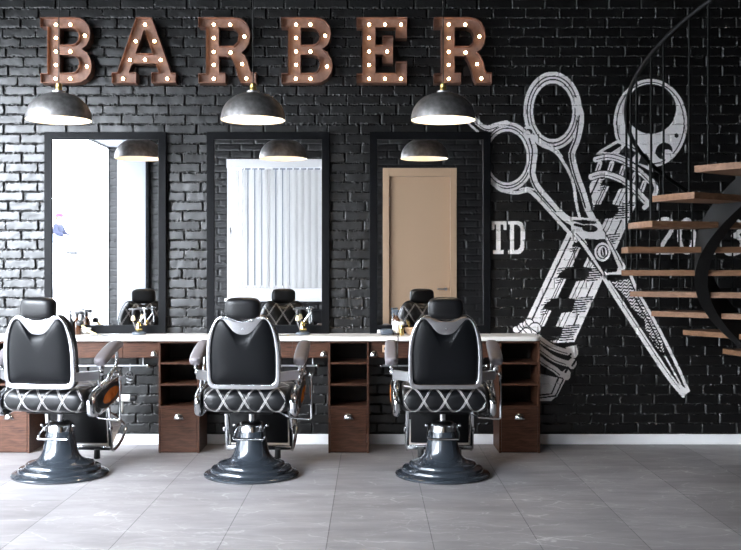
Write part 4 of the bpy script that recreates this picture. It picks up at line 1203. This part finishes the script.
# ------------------------------------------------------------------ spiral stairs
SX, SY, SR, SD, SA, SZ, SH = 2.768, -1.6, 1.183, .287, .593, 1.909, .144
st = thing('spiral_staircase', 'black steel spiral staircase with floating oak treads by the mural', 'staircase', (SX, SY, 0))
pol = lambda r, a, z: Vector((-r * math.cos(a), -r * math.sin(a), z))
RI = 0.16
k0, k1 = -3, 12
for k in range(k0, k1 + 1):
    zc = SZ - SH * k
    if zc - .02 < .01: continue
    a0 = SA - SD * k + SD * (-1 if False else 0)
    # tread k spans from its visible upper-left corner (a0) towards the viewer by SD
    A0, A1 = SA - SD * {0: 0}.get(k, k) if k < 4 else SA - SD * k, None
    idx = k if k <= 3 else k - 1
    hi_a, lo_a = SA - SD * idx + (SD if k <= 3 else 0), SA - SD * idx - (0 if k <= 3 else SD)
    loop = [pol(SR, hi_a + (lo_a - hi_a) * i / 4, 0) for i in range(5)] + [pol(RI, lo_a + (hi_a - lo_a) * i / 3, 0) for i in range(4)]
    g = MB().loops([[p + Vector((0, 0, zc - .018)) for p in loop], [p + Vector((0, 0, zc + .018)) for p in loop]])
    g.build('tread', M['tread'], st, smooth=False)
    for fr_ in (.2, .82):
        a = lo_a + (hi_a - lo_a) * fr_; p = pol(SR - .03, a, 0)
        za = SZ - SH * ((SA - a) / SD) + SH * .5
        MB().tube([(p.x, p.y, zc + .018), (p.x, p.y, za + .81)], .0065, 8).build('baluster', M['iron'], st)
hel = lambda r, a, dz: pol(r, a, SZ - SH * ((SA - a) / SD) + SH * .5 + dz)
amin, amax = SA - SD * 11.4, SA + SD * 4.2
MB().tube([hel(SR - .03, a, .81) for a in np.linspace(amin, amax, 90)], .014, 10).build('handrail', M['iron'], st)
rings = []
for a in np.linspace(SA - SD * 11, amax, 90):
    rings.append([hel(.73, a, -.05), hel(.73, a, -.24), hel(.65, a, -.24), hel(.65, a, -.05)])
MB().loops(rings).build('stringer', M['stringer'], st)
MB().lathe([(0, 0), (.2, 0), (.2, .012), (.085, .014), (.085, CEIL_Z), (0, CEIL_Z)], 32).build('column', M['stringer'], st)

# ------------------------------------------------------------------ waiting seat by the back window (seen in the mirror)
t = thing('armchair', 'black leather armchair under the blinds window, seen in the middle mirror', 'armchair', (-0.62, BACK_Y + .52, 0))
MB().superball((0, 0.02, .26), (.30, .33, .15), .35, 32, 16).build('seat', M['leather'], t)
MB().superball((0, -.30, .44), (.38, .10, .28), .35, 32, 16).build('backrest', M['leather'], t)
for s in (-1, 1):
    MB().superball((s * .34, .02, .32), (.075, .36, .24), .4, 28, 16).build('armrest', M['leather'], t)
    for yy in (-.3, .32): MB().lathe([(.018, 0), (.025, .12)], 12, Matrix.Translation((s * .33, yy, 0))).build('leg', M['iron'], t)

make_person((-9.40, -22.3, gz(-8.0) + 0.333 * 4), math.radians(12))

# ------------------------------------------------------------------ light, sky, camera
SUN_DIR, SKY_BASE, SKY_PEAK = (-0.66, -1.0, 0.26), 31.0, 100.0
W = bpy.data.worlds.new('Sky'); SC.world = W; W.use_nodes = True
nt = W.node_tree; bg = nt.nodes['Background']; bg.inputs['Color'].default_value = (0.84, 0.91, 1.0, 1)
# hazy bright sky: brightest around the low sun behind thin cloud, over the street outside the shop window
tc = nt.nodes.new('ShaderNodeTexCoord'); dt = nt.nodes.new('ShaderNodeVectorMath'); dt.operation = 'DOT_PRODUCT'
dt.inputs[1].default_value = Vector(SUN_DIR).normalized()
nv = nt.nodes.new('ShaderNodeVectorMath'); nv.operation = 'NORMALIZE'
nt.links.new(tc.outputs['Generated'], nv.inputs[0]); nt.links.new(nv.outputs['Vector'], dt.inputs[0])
mr = nt.nodes.new('ShaderNodeMapRange'); mr.interpolation_type = 'SMOOTHSTEP'
mr.inputs['From Min'].default_value = math.cos(math.radians(30)); mr.inputs['From Max'].default_value = math.cos(math.radians(5))
mr.inputs['To Min'].default_value = 0.0; mr.inputs['To Max'].default_value = SKY_PEAK
nt.links.new(dt.outputs['Value'], mr.inputs['Value']); sx = nt.nodes.new('ShaderNodeSeparateXYZ'); nt.links.new(nv.outputs['Vector'], sx.inputs['Vector'])
oz = nt.nodes.new('ShaderNodeMapRange'); oz.inputs['To Min'].default_value = SKY_BASE / 3; oz.inputs['To Max'].default_value = SKY_BASE   # overcast: zenith three times the horizon
nt.links.new(sx.outputs['Z'], oz.inputs['Value'])
sm = nt.nodes.new('ShaderNodeMath'); sm.operation = 'ADD'
nt.links.new(mr.outputs['Result'], sm.inputs[0]); nt.links.new(oz.outputs['Result'], sm.inputs[1]); nt.links.new(sm.outputs['Value'], bg.inputs['Strength'])



def portal(name, loc, rot, sx, sy):
    l = bpy.data.lights.new(name, 'AREA'); l.shape = 'RECTANGLE'; l.size = sx; l.size_y = sy
    l.cycles.is_portal = True
    o = bpy.data.objects.new(name, l); o.location = loc; o.rotation_euler = rot; COL.objects.link(o)


portal('shop_window_portal', (LEFT_X - 0.06, (LW[0] + LW[1]) / 2, (LW[2] + LW[3]) / 2), (0, -PI / 2, 0), LW[3] - LW[2], LW[1] - LW[0])
portal('back_window_portal', ((WIN[0] + WIN[1]) / 2, BACK_Y - .2, (WIN[2] + WIN[3]) / 2), (PI / 2, 0, 0), WIN[1] - WIN[0], WIN[3] - WIN[2])

cd = bpy.data.cameras.new('Camera'); co = bpy.data.objects.new('Camera', cd); COL.objects.link(co)
co.location = (0, CAM_Y, CAM_Z); co.rotation_euler = (PI / 2, 0, 0)
cd.sensor_fit = 'HORIZONTAL'; cd.sensor_width = 36; cd.lens = F / 741 * 36
cd.shift_y = -5 / 741; cd.clip_start = 0.05; cd.clip_end = 200
SC.camera = co
SC.view_settings.view_transform = 'Standard'; SC.view_settings.look = 'None'; SC.view_settings.exposure = 0.0; SC.view_settings.gamma = 1
SC.view_settings.use_curve_mapping = False
SC.cycles.use_denoising = True
SC.cycles.max_bounces = 10; SC.cycles.transparent_max_bounces = 12
SC.cycles.sample_clamp_indirect = 8
